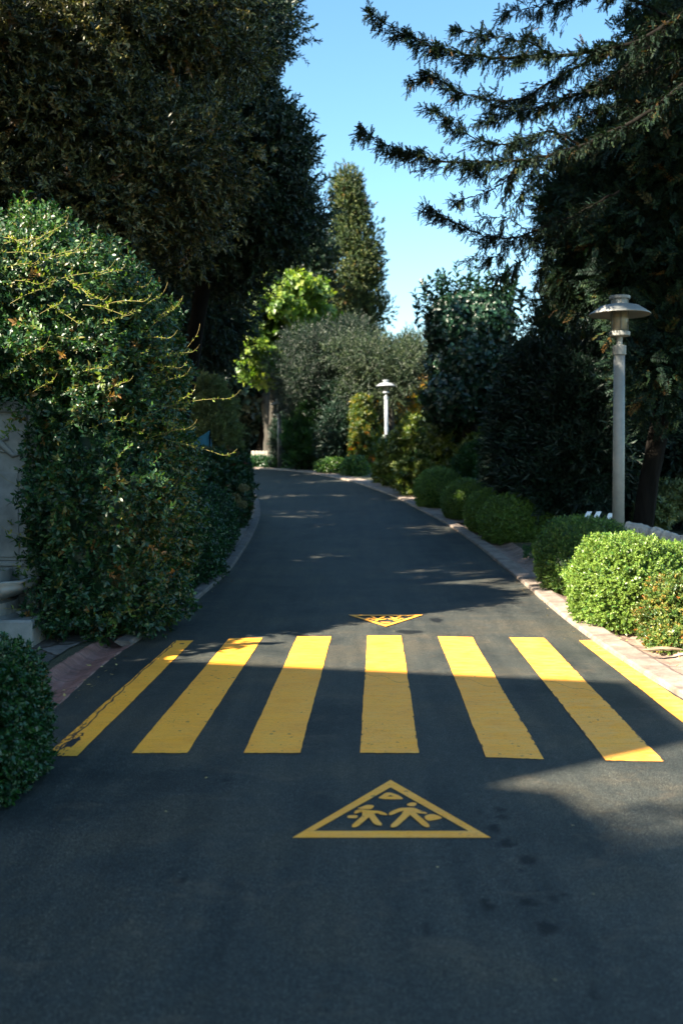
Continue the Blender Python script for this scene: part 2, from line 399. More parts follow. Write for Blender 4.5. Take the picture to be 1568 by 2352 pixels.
def smooth_line(pts, n):
    pts = np.array(pts, float)
    s = np.r_[0, np.cumsum(np.linalg.norm(np.diff(pts, axis=0), axis=1))]
    u = np.linspace(0, s[-1], n)
    q = np.c_[np.interp(u, s, pts[:, 0]), np.interp(u, s, pts[:, 1])]
    k = np.ones(9) / 9
    pad = np.r_[np.repeat(q[:1], 4, 0), q, np.repeat(q[-1:], 4, 0)]
    return np.c_[np.convolve(pad[:, 0], k, 'valid'), np.convolve(pad[:, 1], k, 'valid')]
RL = smooth_line(Rw, 340); LL = smooth_line(Lw, 340)
def resample_y(line, ys): return np.interp(ys, line[:, 1], line[:, 0])

# ground sheet
gy = np.r_[np.linspace(-60, 8, 12), np.linspace(9, 60, 60), np.linspace(64, 600, 30)]
gx = np.r_[np.linspace(-400, -30, 12), np.linspace(-25, 25, 21), np.linspace(30, 400, 12)]
X, Y = np.meshgrid(gx, gy); Z = gz(Y) - .06
V = np.c_[X.ravel(), Y.ravel(), Z.ravel()]
nx = len(gx); I = np.arange(len(gy) - 1)[:, None] * nx + np.arange(nx - 1)[None]
T = np.stack([I, I + 1, I + nx + 1, I + nx], -1).reshape(-1, 4)
tag(mesh_obj('ground', V, T, M['soil']), 'dark soil of the garden under the trees and shrubs', kind='structure')

# road: matched rows between both edges; dense in the near part for the stains
stains = [(1133, 1903, 16, 6), (1163, 1940, 19, 8), (1212, 1979, 19, 8), (1152, 1880, 14, 6), (1147, 1862, 12, 5), (1100, 1868, 9, 3), (1191, 2001, 8, 3),
          (1212, 2079, 19, 9), (1255, 2133, 26, 11), (1268, 2068, 9, 6), (1296, 2062, 14, 4), (1118, 2080, 14, 7), (980, 2140, 9, 9), (975, 2052, 5, 2), (1425, 2100, 6, 3),
          (420, 2023, 6, 3), (1002, 1425, 14, 5), (1030, 2260, 6, 4), (858, 1560, 8, 3), (1362, 2285, 5, 6), (520, 1795, 10, 3), (940, 1452, 30, 4)]
def road_mesh():
    ny1 = 480; ys = np.r_[np.linspace(-12, 2.6, 14), np.linspace(2.65, 12.2, ny1)]
    xl = resample_y(LL, ys); xr = resample_y(RL, ys)
    rowsL = [(a, b) for a, b in zip(xl, ys)]; rowsR = [(a, b) for a, b in zip(xr, ys)]
    l2 = LL[LL[:, 1] > 12.25]; r2 = RL[RL[:, 1] > 12.25]
    n2 = 120
    def rs(l):
        s = np.r_[0, np.cumsum(np.linalg.norm(np.diff(l, axis=0), axis=1))]; u = np.linspace(0, s[-1], n2)
        return list(zip(np.interp(u, s, l[:, 0]), np.interp(u, s, l[:, 1])))
    rowsL += rs(l2); rowsR += rs(r2)
    A = np.array(rowsL); B = np.array(rowsR); nw = 190
    t = np.linspace(0, 1, nw)[None, :, None]
    XY = A[:, None] * (1 - t) + B[:, None] * t
    z = gz(XY[..., 1])
    crown = .0
    V = np.concatenate([XY, z[..., None]], -1).reshape(-1, 3)
    I = np.arange(len(A) - 1)[:, None] * nw + np.arange(nw - 1)[None]
    T = np.stack([I, I + 1, I + nw + 1, I + nw], -1).reshape(-1, 4)
    st = np.zeros(len(V))
    for (px, py, rx, ry) in stains:
        c = G(px, py); ex = G(px + rx, py); ey = G(px, py - ry)
        ax = abs(ex[0] - c[0]); ay = abs(ey[1] - c[1]) + .01
        ang = np.arctan2((V[:, 1] - c[1]) / ay, (V[:, 0] - c[0]) / ax)
        d = np.hypot((V[:, 0] - c[0]) / ax, (V[:, 1] - c[1]) / ay) * (1 + .12 * np.sin(3 * ang + px) + .08 * np.sin(5 * ang + py))
        st = np.maximum(st, np.clip((1.15 - d) / .3, 0, 1) * (.82 if rx > 10 else .65))
    return mesh_obj('road', V, T, M['asphalt'], extra={'stain': st})
road = tag(road_mesh(), 'dark asphalt garden road curving uphill to the left', kind='structure')

def crack(pxs, wpx=2.0):
    pts = [G(*q) for q in pxs]; V = []; Fs = []
    dense = []
    for a, b in zip(pts[:-1], pts[1:]):
        n = max(3, int(np.linalg.norm(b - a) / .04))
        for i in range(n): dense.append(a + (b - a) * i / n)
    for i, p in enumerate(dense):
        j = random.uniform(-.012, .012); wd = random.uniform(.002, .0055) * wpx / 2
        q = p + np.array([j * .4, j, 0]); z = gz(q[1]) + .0035
        V += [(q[0], q[1] - wd, z), (q[0], q[1] + wd, z)]
    Fs = [(2 * i, 2 * i + 2, 2 * i + 3, 2 * i + 1) for i in range(len(dense) - 1)]
    return mesh_obj('crack', np.array(V), Fs, M['crack'], parent=road)
M['crack'] = plain_mat('dark_crack', (.012, .012, .013), (.02, .02, .02), 30, .9)  # dark tone of the thin strips drawn as road cracks
for q in ([(355, 1425), (420, 1437), (500, 1440), (560, 1436)], [(700, 1405), (800, 1418), (920, 1438), (1010, 1456), (1120, 1462)],
          [(1010, 1570), (1100, 1585), (1180, 1605), (1250, 1612)], [(1250, 1566), (1330, 1590), (1420, 1605), (1500, 1620), (1568, 1632)],
          [(440, 1400), (520, 1410), (640, 1404)], [(1140, 1660), (1210, 1668), (1260, 1676)], [(100, 1655), (190, 1600), (300, 1530), (345, 1500)]):
    crack(q)

def sweep(name, line, y0, y1, side, prof, mat, zadd=0, joint=0, kind='structure', label=None, n=400, wave=0, parent=None):
    """cross-section prof = [(outward offset, height)] swept along an edge line"""
    s = np.r_[0, np.cumsum(np.linalg.norm(np.diff(line, axis=0), axis=1))]
    a = np.interp(y0, line[:, 1], s); b = np.interp(y1, line[:, 1], s)
    u = np.linspace(a, b, n); q = np.c_[np.interp(u, s, line[:, 0]), np.interp(u, s, line[:, 1])]
    tg = np.gradient(q, axis=0); tg /= np.linalg.norm(tg, axis=1)[:, None]
    nr = np.c_[tg[:, 1], -tg[:, 0]] * side
    V = []; J = []; k = len(prof)
    for i in range(n):
        jf = 0
        if joint:
            ph = (u[i] / joint) % 1; jf = 1 if ph < (u[1] - u[0]) / joint * 1.01 else 0
        wz = random.uniform(-1, 1) * .002
        for j, (o, h) in enumerate(prof):
            e = q[i] + nr[i] * (o + (random.uniform(-.006, .006) if 0 < o < 3 else 0))
            rip = wave * math.sin(u[i] * 2 * math.pi / .42 + 1.2 * o) * (1 if 0 < j < k - 1 else 0)
            V.append((e[0], e[1], gz(q[i][1]) + h + zadd + (wz if h > 0 else 0) + rip)); J.append(jf)
    Fs = []
    for i in range(n - 1):
        for j in range(k - 1):
            f = (i * k + j, i * k + j + 1, (i + 1) * k + j + 1, (i + 1) * k + j)
            Fs.append(f if side > 0 else f[::-1])
    if prof[0][1] < 0: Fs += [tuple(range(k)), tuple((n - 1) * k + j for j in range(k - 1, -1, -1))]
    o = mesh_obj(name, np.array(V), Fs, mat, extra={'joint': J}, smooth=False, parent=parent)
    if kind: tag(o, label, kind=kind)
    return o
sweep('kerb_right', RL, -8, 60, 1, [(-.012, -.05), (-.004, .028), (.012, .042), (.20, .048), (.215, .040)], M['kerb'], joint=1.1, n=900, label='pale concrete kerb along the right edge of the road')
sweep('gutter_right', RL, -8, 22, 1, [(.213, .037), (.26, .012), (.34, -.022), (.42, -.028), (.50, -.012), (.58, .022), (.63, .045), (.66, .046)], M['gutter'], joint=.43, n=700, wave=.007, label='pinkish concave drain channel behind the right kerb')
sweep('verge_right', RL, 22, 60, 1, [(.213, .037), (.4, .03), (.66, .046)], M['kerb'], n=120, label='pale ground strip behind the far right kerb')
sweep('bed_right', RL, -8, 60, 1, [(.658, .043), (1.2, .05), (4, .06), (30, .08)], M['soil'], n=300, label='planting bed with dark soil right of the road')
sweep('kerb_left', LL, 8.9, 55, -1, [(-.012, -.05), (-.004, .028), (.012, .045), (.13, .05), (.15, .035)], M['kerb_dark'], joint=1.0, n=700, label='dark narrow kerb along the left edge of the road')
sweep('gutter_left', LL, -8, 9.3, -1, [(-.02, -.02), (0, .006), (.05, -.006), (.11, -.034), (.18, -.046), (.25, -.030), (.31, .018), (.335, .026)], M['gutter_left'], joint=.42, n=700, wave=.008, label='brick red concave drain channel left of the crossing')
sweep('bed_left_near', LL, -8, 9.3, -1, [(.333, .022), (2, .03), (30, .06)], M['soil'], n=60, label='dark ground left of the red drain channel')
sweep('bed_left', LL, 9.25, 55, -1, [(.148, .03), (.6, .02), (2, .04), (12, .06)], M['soil'], n=300, label='planting bed with dark soil left of the road')
pv = MB(); pv.add([(-6.5, 4.0, .045), (-2.36, 4.0, .036), (-2.36, 6.2, .036), (-2.37, 8.6, .036), (-2.3, 9.0, .036), (-2.3, 9.4, .05), (-6.5, 9.4, .055)], [(0, 1, 2, 3, 4, 5, 6)])
tag(pv.build('paving', M['paving']), 'irregular dark stone paving left of the red drain channel', kind='structure')
# pale concrete apron where the left kerb bulges
sweep('apron_left', LL, 16.5, 30, -1, [(.148, .034), (.30, .045), (.55, .05)], M['kerb'], n=120, label='pale concrete strip where the left kerb bulges')

# ------------------------------------------------------------------ yellow markings
def grid_quad(q, nu, nv, z=.004):
    """q: near-left, near-right, far-right, far-left in px -> dense sheet"""
    c = [G(*p) for p in q]
    V = []
    for j in range(nv):
        t = j / (nv - 1)
        a = c[0] * (1 - t) + c[3] * t; b = c[1] * (1 - t) + c[2] * t
        for i in range(nu):
            s = i / (nu - 1); p = a * (1 - s) + b * s; V.append((p[0], p[1], gz(p[1]) + z))
    I = np.arange(nv - 1)[:, None] * nu + np.arange(nu - 1)[None]
    T = np.stack([I, I + 1, I + nu + 1, I + nu], -1).reshape(-1, 4)
    return np.array(V), T
stripes = [
    ([(103, 1740), (178, 1738), (444, 1472), (403, 1472)], 'yellow crosswalk stripe nearest the red drain channel, its left edge cracked and broken'),
    ([(303, 1733), (430, 1733), (602, 1466), (527, 1467)], 'bright yellow crosswalk stripe, second from the left'),
    ([(560, 1733), (690, 1732), (760, 1463), (682, 1463)], 'yellow crosswalk stripe just left of the one above the triangle tip'),
    ([(827, 1732), (963, 1732), (921, 1461), (843, 1461)], 'middle yellow crosswalk stripe, straight between the two painted triangles'),
    ([(1115, 1742), (1248, 1747), (1084, 1464), (1005, 1463)], 'spotted yellow crosswalk stripe just right of the middle one'),
    ([(1390, 1749), (1523, 1751), (1248, 1466), (1168, 1465)], 'worn yellow crosswalk stripe, second from the right kerb'),
    ([(1690, 1760), (1790, 1762), (1357, 1471), (1328, 1472)], 'narrow yellow crosswalk stripe running along the right kerb')]
def vnoise(x, y, seed=0):
    r = np.random.default_rng(seed); g = r.random((64, 64))
    xi = np.floor(x).astype(int); yi = np.floor(y).astype(int); fx = x - xi; fy = y - yi
    fx = fx * fx * (3 - 2 * fx); fy = fy * fy * (3 - 2 * fy)
    a = g[xi % 64, yi % 64]; b = g[(xi + 1) % 64, yi % 64]; c = g[xi % 64, (yi + 1) % 64]; d = g[(xi + 1) % 64, (yi + 1) % 64]
    return (a * (1 - fx) + b * fx) * (1 - fy) + (c * (1 - fx) + d * fx) * fy
for k, (q, lab) in enumerate(stripes):
    nu, nv = 64, 420
    V, T = grid_quad(q, nu, nv)
    U = np.tile(np.linspace(0, 1, nu), nv); W = np.repeat(np.linspace(0, 1, nv), nu)
    # slightly ragged outline (long edges)
    wid = np.linalg.norm(V[nu - 1] - V[0])
    sd_ = (U > .5) * 31.7
    edge = (vnoise(W * 61, sd_ + 3.3 + k, k) - .5) * .003 + (vnoise(W * 23, sd_ + 5.1 + k, k + 3) - .5) * .004 + (vnoise(W * 6, sd_ + 7.3 + k, k + 9) - .5) * .006
    V[:, 0] += edge * (np.abs(U - .5) * 2) ** 6
    endj = (vnoise(U * 14, np.full_like(U, 5.3 + k), k + 4) - .5) * .02
    V[:, 1] += endj * .5 * (np.abs(W - .5) * 2) ** 40
    wear = np.zeros(len(V))
    if k == 0:
        line = .22 + .06 * np.sin(W * 9) + (vnoise(W * 34, W * 0 + 2, 5) - .5) * .12 - .16 * W
        cr = np.clip(1 - np.abs(U - line) / (.02 + .03 * vnoise(W * 40, W * 0, 8)), 0, 1)
        wear = np.maximum(wear, (cr > .2) * 1.0)
        blob = ((U - .42) / .16) ** 2 + ((W - .075) / .03) ** 2 + (vnoise(U * 14, W * 90, 3) - .5) * 1.2
        wear = np.maximum(wear, (blob < .8) * 1.0)
        low = (U < .55) & (W < .13) & (vnoise(U * 18, W * 160, 2) > .66)
        wear = np.maximum(wear, low * 1.0)
        wear = np.maximum(wear, ((U < line) & (vnoise(U * 22, W * 120, 12) > .72)) * .8)
        wear = np.maximum(wear, ((np.abs(U - .55) < .12) & (np.abs(W - .955) < .006)) * 1.0)
    if k in (1, 2):
        cr = np.abs(W - (.93 - .03 * U + .01 * np.sin(U * 9)))
        wear = np.maximum(wear, (cr < .0022) * .8)
    if k in (3, 4, 5, 6):
        cc = .62 - .10 * U - .02 * k + .012 * np.sin(U * 11 + k)
        wear = np.maximum(wear, (np.abs(W - cc) < .0016) * .55)
        rag = (U < .02) & (vnoise(W * 90, W * 0, 31 + k) > .72) & (vnoise(W * 7, W * 0, 3 + k) > .45); wear = np.maximum(wear, rag * .8)
        rag = (U > .98) & (vnoise(W * 90, W * 0, 51 + k) > .68) & (vnoise(W * 7, W * 0, 8 + k) > .4); wear = np.maximum(wear, rag * .8)
    c0 = V.mean(0)
    o = mesh_obj('crosswalk_stripe', V, T, M['paint'], extra={'wear': wear}, origin=tuple(c0))
    tag(o, lab, 'road marking', 'yellow stripes of the crosswalk')

LIFT = 0.0
# painted warning triangles with two children; local coordinates from the near one, in zoom px
def zpx(x, y): return (x / 2.6133 + 700) / 1.08868, (y / 2.6133 + 1500) / 1.08868
def loc2(x, y):
    p = G(*zpx(x, y)); return p[0], p[1]
tri_out = [loc2(80, 1560), loc2(1376, 1560), loc2(722, 1184)]
tri_in = [loc2(222, 1516), loc2(1230, 1520), loc2(722, 1236)]
def spl(pts, wds, n=10):
    """thick stroke polygon through pts"""
    pts = np.array(pts, float); s = np.r_[0, np.cumsum(np.linalg.norm(np.diff(pts, axis=0), axis=1))]
    u = np.linspace(0, s[-1], n * (len(pts) - 1) + 1)
    q = np.c_[np.interp(u, s, pts[:, 0]), np.interp(u, s, pts[:, 1])]
    for _ in range(3):
        q[1:-1] = (q[:-2] + q[1:-1] * 2 + q[2:]) / 4
    wd = np.interp(u, s, wds)
    end = np.minimum(u, s[-1] - u); wd = wd * np.sqrt(np.clip((end + .004) / .03, 0.15, 1))
    tg = np.gradient(q, axis=0); tg /= np.linalg.norm(tg, axis=1)[:, None]; nr = np.c_[-tg[:, 1], tg[:, 0]]
    return q + nr * wd[:, None] / 2, q - nr * wd[:, None] / 2
def stroke(mb, pxs, w_, f):
    global LIFT
    LIFT = (LIFT + .0008) if LIFT < .0024 else .0008
    f0 = f; f = lambda x, y: (f0(x, y)[0], f0(x, y)[1], f0(x, y)[2] + LIFT)
    a, b = spl([loc2(*p) for p in pxs], w_ if isinstance(w_, (list, tuple)) else [w_] * len(pxs))
    a = [f(*p) for p in a]; b = [f(*p) for p in b]
    mb.add(a + b, [(i, i + 1, len(a) + i + 1, len(a) + i) for i in range(len(a) - 1)])
def blob(mb, pxs, f, hole=None):
    pts = np.array([loc2(*p) for p in pxs])
    m = len(pts); out = []
    for _ in range(2):
        nx_ = []
        for i in range(len(pts)):
            p, q = pts[i], pts[(i + 1) % len(pts)]; nx_ += [p * .75 + q * .25, p * .25 + q * .75]
        pts = np.array(nx_)
    if hole is None:
        c = pts.mean(0); V = [f(*p) for p in pts] + [f(*c)]
        mb.add(V, [(i, (i + 1) % len(pts), len(pts)) for i in range(len(pts))])
    else:
        h = np.array([loc2(*p) for p in hole]); c = h.mean(0)
        # ring: project outline to hole triangle by angle
        V = [f(*p) for p in pts]
        H = []
        for p in pts:
            d = p - c; best = None
            for i in range(3):
                a, b = h[i], h[(i + 1) % 3]; A = np.array([d, a - b]).T
                try: sol = np.linalg.solve(A, a - c)
                except Exception: continue
                if sol[0] > 0 and -1e-6 <= sol[1] <= 1 + 1e-6 and (best is None or sol[0] < best): best = sol[0]
            H.append(f(*(c + d * (best or .3))))
        n = len(pts); mb.add(V + H, [(i, (i + 1) % n, n + (i + 1) % n, n + i) for i in range(n)])
def triangle(f, c, label):
    z = lambda: None
    t = thing('warning_triangle', c, label, 'road marking', 'painted children warning triangles')
    b = MB()
    n = 24; O = []; I_ = []
    for k in range(3):
        for i in range(n):
            s = i / n
            O.append(f(*(np.array(tri_out[k]) * (1 - s) + np.array(tri_out[(k + 1) % 3]) * s)))
            I_.append(f(*(np.array(tri_in[k]) * (1 - s) + np.array(tri_in[(k + 1) % 3]) * s)))
    m = len(O); b.add(O + I_, [(i, (i + 1) % m, m + (i + 1) % m, m + i) for i in range(m)])
    b.build('border', M['paint'], t)
    b = MB()   # small rounded triangle at the tip
    blob(b, [(636, 1306), (655, 1290), (690, 1268), (722, 1263), (750, 1272), (790, 1292), (806, 1308), (770, 1313), (680, 1309)], f, hole=[(700, 1296), (742, 1296), (720, 1282)])
    b.build('tip_symbol', M['paint'], t)
    b = MB()   # left child: head with cap, body with arms, two legs, ball
    blob(b, [(503, 1370), (520, 1362), (560, 1347), (605, 1345), (616, 1356), (598, 1372), (560, 1378), (520, 1377)], f)
    stroke(b, [(488, 1402), (520, 1388), (580, 1392), (640, 1400), (697, 1412)], [.022, .034, .045, .034, .026], f)
    stroke(b, [(570, 1388), (565, 1405), (560, 1425), (525, 1460), (478, 1494)], [.040, .040, .034, .034, .030], f)
    stroke(b, [(585, 1392), (590, 1412), (600, 1430), (630, 1462), (655, 1492)], [.040, .040, .034, .034, .032], f)
    blob(b, [(436, 1425), (450, 1414), (480, 1411), (508, 1420), (506, 1431), (470, 1440), (445, 1438)], f)
    b.build('child_figure', M['paint'], t)
    b = MB()   # right child with a bag
    blob(b, [(824, 1345), (835, 1334), (870, 1331), (896, 1342), (880, 1353), (845, 1355)], f)
    stroke(b, [(716, 1412), (745, 1392), (800, 1376), (860, 1374), (910, 1392), (958, 1410)], [.026, .032, .036, .042, .034, .026], f)
    stroke(b, [(842, 1374), (836, 1398), (820, 1418), (778, 1455), (732, 1494)], [.044, .046, .038, .034, .032], f)
    stroke(b, [(850, 1374), (856, 1400), (872, 1420), (920, 1460), (966, 1498)], [.040, .040, .034, .034, .032], f)
    blob(b, [(934, 1430), (980, 1410), (1030, 1414), (1064, 1436), (1020, 1450), (965, 1456)], f)
    b.build('child_figure', M['paint'], t)
    return t
cN = np.mean(np.array(tri_out), 0)
fN = lambda x, y: (x, y, gz(y) + .003)
triangle(fN, (cN[0], cN[1], 0.0), 'large yellow painted triangle with two running children, in front of the crosswalk')
cF = np.mean([G(798, 1414)[:2], G(972, 1413)[:2], G(885, 1442)[:2]], 0)
def fF(x, y):
    ca, sa = -1, 0
    dx, dy = x - cN[0], y - cN[1]
    X_, Y_ = cF[0] - dx * .94, cF[1] - dy * .96
    return (X_, Y_, gz(Y_) + .008)
triangle(fF, (cF[0], cF[1], float(gz(cF[1]))), 'small looking upside down yellow triangle painted beyond the crosswalk')
# ------------------------------------------------------------------ foliage machinery
def leaf_geo(p, d, nrm, L, W, rich=False, curl=.15):
    p = np.array(p, float); d = np.array(d, float); d /= np.linalg.norm(d)
    s = np.cross(d, nrm); s /= np.linalg.norm(s) + 1e-9; n = np.cross(s, d)
    if rich:
        V = [p, p + d * L * .35 + s * W * .5 + n * L * .06, p + d * L * .35 - s * W * .5 + n * L * .06, p + d * L * .72 + s * W * .34 - n * L * curl * .2, p + d * L * .72 - s * W * .34 - n * L * curl * .2, p + d * L - n * L * curl, p + d * L * .35 - n * L * .02]
        T = [(0, 6, 1), (0, 2, 6), (6, 3, 1), (6, 4, 3), (6, 2, 4), (3, 4, 5)]
    else:
        V = [p, p + d * L * .45 + s * W * .5 + n * L * .06, p + d * L * .45 - s * W * .5 + n * L * .06, p + d * L - n * L * curl]
        T = [(0, 3, 1), (0, 2, 3)]
    return np.array(V), T
class Tpl:
    def __init__(s): s.V = []; s.T = []; s.m = []; s.r = []; s.n = 0
    def leaf(s, p, d, nrm, L, W, rich=False, curl=.15):
        V, T = leaf_geo(p, d, nrm, L, W, rich, curl)
        s.V.append(V); s.T += [tuple(i + s.n for i in t) for t in T]; s.m += [0] * len(T); s.r += [random.gauss(0, .2)] * len(V); s.n += len(V)
    def stem(s, pts, r):
        pts = [np.array(p, float) for p in pts]
        for a, b in zip(pts[:-1], pts[1:]):
            V = np.array([a + (r, 0, 0), a + (-r * .5, r * .87, 0), a + (-r * .5, -r * .87, 0), b + (r, 0, 0), b + (-r * .5, r * .87, 0), b + (-r * .5, -r * .87, 0)])
            T = [(0, 1, 4), (0, 4, 3), (1, 2, 5), (1, 5, 4), (2, 0, 3), (2, 3, 5)]
            s.V.append(V); s.T += [tuple(i + s.n for i in t) for t in T]; s.m += [1] * 6; s.r += [0] * 6; s.n += 6
    def done(s): s.V = np.concatenate(s.V); s.T = np.array(s.T); s.m = np.array(s.m); s.r = np.array(s.r); return s
def rv(): v = np.array([random.gauss(0, 1) for _ in range(3)]); return v / np.linalg.norm(v)
def twig(length, nl, L, W, ang=55, rich=False, droop=0, stem=True, pairs=False, jitter=.35, curl=.15, whorl=0):
    t = Tpl(); pts = []
    for i in range(5):
        u = i / 4; pts.append((droop * u * u * length, 0, length * u))
    if stem: t.stem(pts, max(.0012, length * .006))
    for i in range(nl):
        u = (i + .6) / nl if not whorl else (1 - (i // whorl) * .25)
        u = min(1, max(.02, u)); p = np.array((droop * u * u * length, 0, length * u))
        a = i * 2.4 if not pairs else (i // 2) * 1.57 + (i % 2) * math.pi
        if whorl: a = i * 2 * math.pi / whorl + (i // whorl) * .5
        an = math.radians(ang + random.gauss(0, 12)); an *= (1 - .35 * u)
        out = np.array((math.cos(a), math.sin(a), 0)); d = out * math.sin(an) + np.array((0, 0, 1)) * math.cos(an) + rv() * jitter * .5
        nrm = np.array((0, 0, 1.0)) - out * .3 + rv() * jitter
        k = random.uniform(.75, 1.15); t.leaf(p, d, nrm, L * k, W * k, rich, curl)
    return t.done()
def needle_spray(length, n, L, W, droop=.3):
    """flat comb of needles on both sides"""
    t = Tpl(); t.stem([(0, 0, 0), (droop * length * .25, 0, length * .5), (droop * length, 0, length)], .002)
    for i in range(n):
        u = (i + .5) / n; p = np.array((droop * u * u * length, 0, length * u)); sgn = 1 if i % 2 else -1
        d = np.array((random.uniform(.0, .35), sgn * .9, .75)) + rv() * .15
        t.leaf(p, d, np.array((1.0, 0, 0)) + rv() * .3, L * random.uniform(.75, 1.1) * (1 - .35 * u), W)
    return t.done()
def multi(fn, n, *a, **k): return [fn(*a, **k) for _ in range(n)]

def E(cx, cy, rx, ry, D, rd=None, p=2.0):
    c = P(cx, cy, D); a = rx * D / F; b = ry * D / F
    return (c, np.array([a, rd if rd else a, b]), p)
def W_(x, y, z, rx, ry, rz, p=2.0): return (np.array([x, y, z], float), np.array([rx, ry, rz], float), p)
def inside(pts, e, k=1.0):
    c, r, p = e; q = np.abs((pts - c) / (r * k)); return (q ** p).sum(1) < 1
def shell(ells, n, lo=.82, hi=1.06, lump=.08, cull=True):
    ar = np.array([(e[1][0] * e[1][1] + e[1][1] * e[1][2] + e[1][0] * e[1][2]) for e in ells]); ar = ar / ar.sum()
    PP, NN = [], []
    for i, e in enumerate(ells):
        m = int(n * ar[i] * 1.3) + 8; d = rng.normal(size=(m, 3)); d /= np.linalg.norm(d, axis=1)[:, None]
        c, r, p = e
        k = (np.abs(d) ** p).sum(1) ** (-1 / p)
        lum = 1 + lump * (np.sin(d[:, 0] * 9 + i * 2.1) * np.sin(d[:, 1] * 8 + i) + np.sin(d[:, 2] * 10 + i * 3.3) * .7)
        q = c + d * k[:, None] * r * (rng.uniform(lo, hi, m) * lum)[:, None]
        g = np.sign(d) * np.abs(d) ** (p - 1) / r; g /= np.linalg.norm(g, axis=1)[:, None]
        ok = np.ones(m, bool)
        if cull:
            for j, o in enumerate(ells):
                if j != i: ok &= ~inside(q, o, .86)
        ok &= q[:, 2] > gz(q[:, 1]) + .03
        PP.append(q[ok]); NN.append(g[ok])
    q = np.concatenate(PP); g = np.concatenate(NN)
    if len(q) > n:
        s = rng.choice(len(q), n, replace=False); q, g = q[s], g[s]
    return q, g
def sublumps(ells, k, r, flat=.75, fill=.25):
    q, g = shell(ells, k, .72, 1.0, .05, cull=True)
    out = []
    for i in range(len(q)):
        rr = r * random.choice([.45, .6, .8, 1.0, 1.2, 1.5]); oo = random.choice([.55, .4, .2, -.1])
        out.append((q[i] - g[i] * rr * oo, np.array([rr, rr, rr * flat]), 2.0))
    nf = int(k * fill)
    for _ in range(nf):
        e = random.choice(ells); d = rv() * random.uniform(0, .65); rr = r * random.uniform(.7, 1.3)
        out.append((e[0] + d * e[1], np.array([rr, rr, rr * flat]), 2.0))
    return out
def scatter(name, tpls, pos, zdir, scale, mats, parent=None, rbase=.5, rvar=.22, roll=None, chunk=None, xhint=None, origin=None):
    n = len(pos); zdir = zdir / (np.linalg.norm(zdir, axis=1)[:, None] + 1e-9)
    if xhint is None: h = rng.normal(size=(n, 3))
    else: h = np.tile(np.array(xhint, float), (n, 1)) + rng.normal(size=(n, 3)) * .25
    x = h - zdir * (h * zdir).sum(1)[:, None]; x /= np.linalg.norm(x, axis=1)[:, None] + 1e-9
    y = np.cross(zdir, x); Rm = np.stack([x, y, zdir], -1)
    which = rng.integers(0, len(tpls), n); Vs, Ts, ms, rs = [], [], [], []; off = 0
    base = rbase + rng.normal(size=n) * rvar
    for k, t in enumerate(tpls):
        idx = np.where(which == k)[0]
        if len(idx) == 0: continue
        v = np.einsum('nij,vj->nvi', Rm[idx], t.V) * scale[idx][:, None, None] + pos[idx][:, None]
        nv = len(t.V); T = t.T[None] + (np.arange(len(idx)) * nv)[:, None, None] + off
        Vs.append(v.reshape(-1, 3)); Ts.append(T.reshape(-1, 3)); ms.append(np.tile(t.m, len(idx)))
        rr_ = np.clip(base[idx][:, None] + t.r[None], 0, .95); rr_[rng.random(len(idx)) < .018] = 1.0; rs.append(rr_.ravel()); off += nv * len(idx)
    return mesh_obj(name, np.concatenate(Vs), np.concatenate(Ts), mats, parent, midx=np.concatenate(ms), rnd=np.concatenate(rs), origin=origin)
def blend_dir(g, up=0.0, jit=.5, wn=1.0, ext=None):
    d = g * wn + rng.normal(size=g.shape) * jit; d[:, 2] += up
    if ext is not None: d += np.array(ext)
    return d
def base_of(ells):
    c = np.mean([e[0] for e in ells], 0); return (float(c[0]), float(c[1]), float(gz(c[1])))
LEAVES = 0
def core(name, ells, k, mat, parent, seg=14):
    """closed inner mass of shaded foliage, added so that light does not pass"""
    V, T, n = [], [], 0
    for e in ells:
        c, r, p = e; rows = []
        for i in range(seg + 1):
            th = math.pi * i / seg
            for j in range(seg * 2):
                ph = math.pi * j / seg; d = np.array([math.sin(th) * math.cos(ph), math.sin(th) * math.sin(ph), math.cos(th)])
                kk = (np.abs(d) ** p).sum() ** (-1 / p); q = c + d * kk * r * k * random.uniform(.92, 1.05); q[2] = max(q[2], gz(q[1]) + .01); V.append(q)
        for i in range(seg):
            for j in range(seg * 2):
                j2 = (j + 1) % (seg * 2); a, b, c2, d2 = n + i * seg * 2 + j, n + i * seg * 2 + j2, n + (i + 1) * seg * 2 + j2, n + (i + 1) * seg * 2 + j
                T += [(a, c2, b), (a, d2, c2)]
        n = len(V)
    return mesh_obj(name, np.array(V), np.array(T), mat, parent, rnd=np.full(len(V), .15))  # one dark leaf tone throughout, put in for the shade inside
def shrub(name, label, cat, ells, n, tpls, mat, up=.2, jit=.5, sc=(.8, 1.25), hi=1.06, lo=.8, lump=.07, group=None, corek=.84, stem=None, rbase=.5, rvar=.2, sub=None, part='foliage', ext=None, xhint=None):
    loc = base_of(ells); t = thing(name, loc, label, cat, group)
    tl = float(np.mean([np.percentile(x.V[:, 2], 90) for x in tpls])) * (sc[0] + sc[1]) / 2 * .62
    ells = [(c, np.maximum(r - tl, r * .55), p) for c, r, p in ells]
    src = ells
    if sub: src = sublumps(ells, *sub)
    q, g = shell(src, n, lo, hi, lump, cull=True)
    scatter(part, tpls, q, blend_dir(g, up, jit, ext=ext), rng.uniform(sc[0], sc[1], len(q)), [mat, stem or M['stem']], t, rbase=rbase, rvar=rvar, xhint=xhint)
    if corek: core('shaded_inner_mass', ells, corek, mat, t)
    return t, src
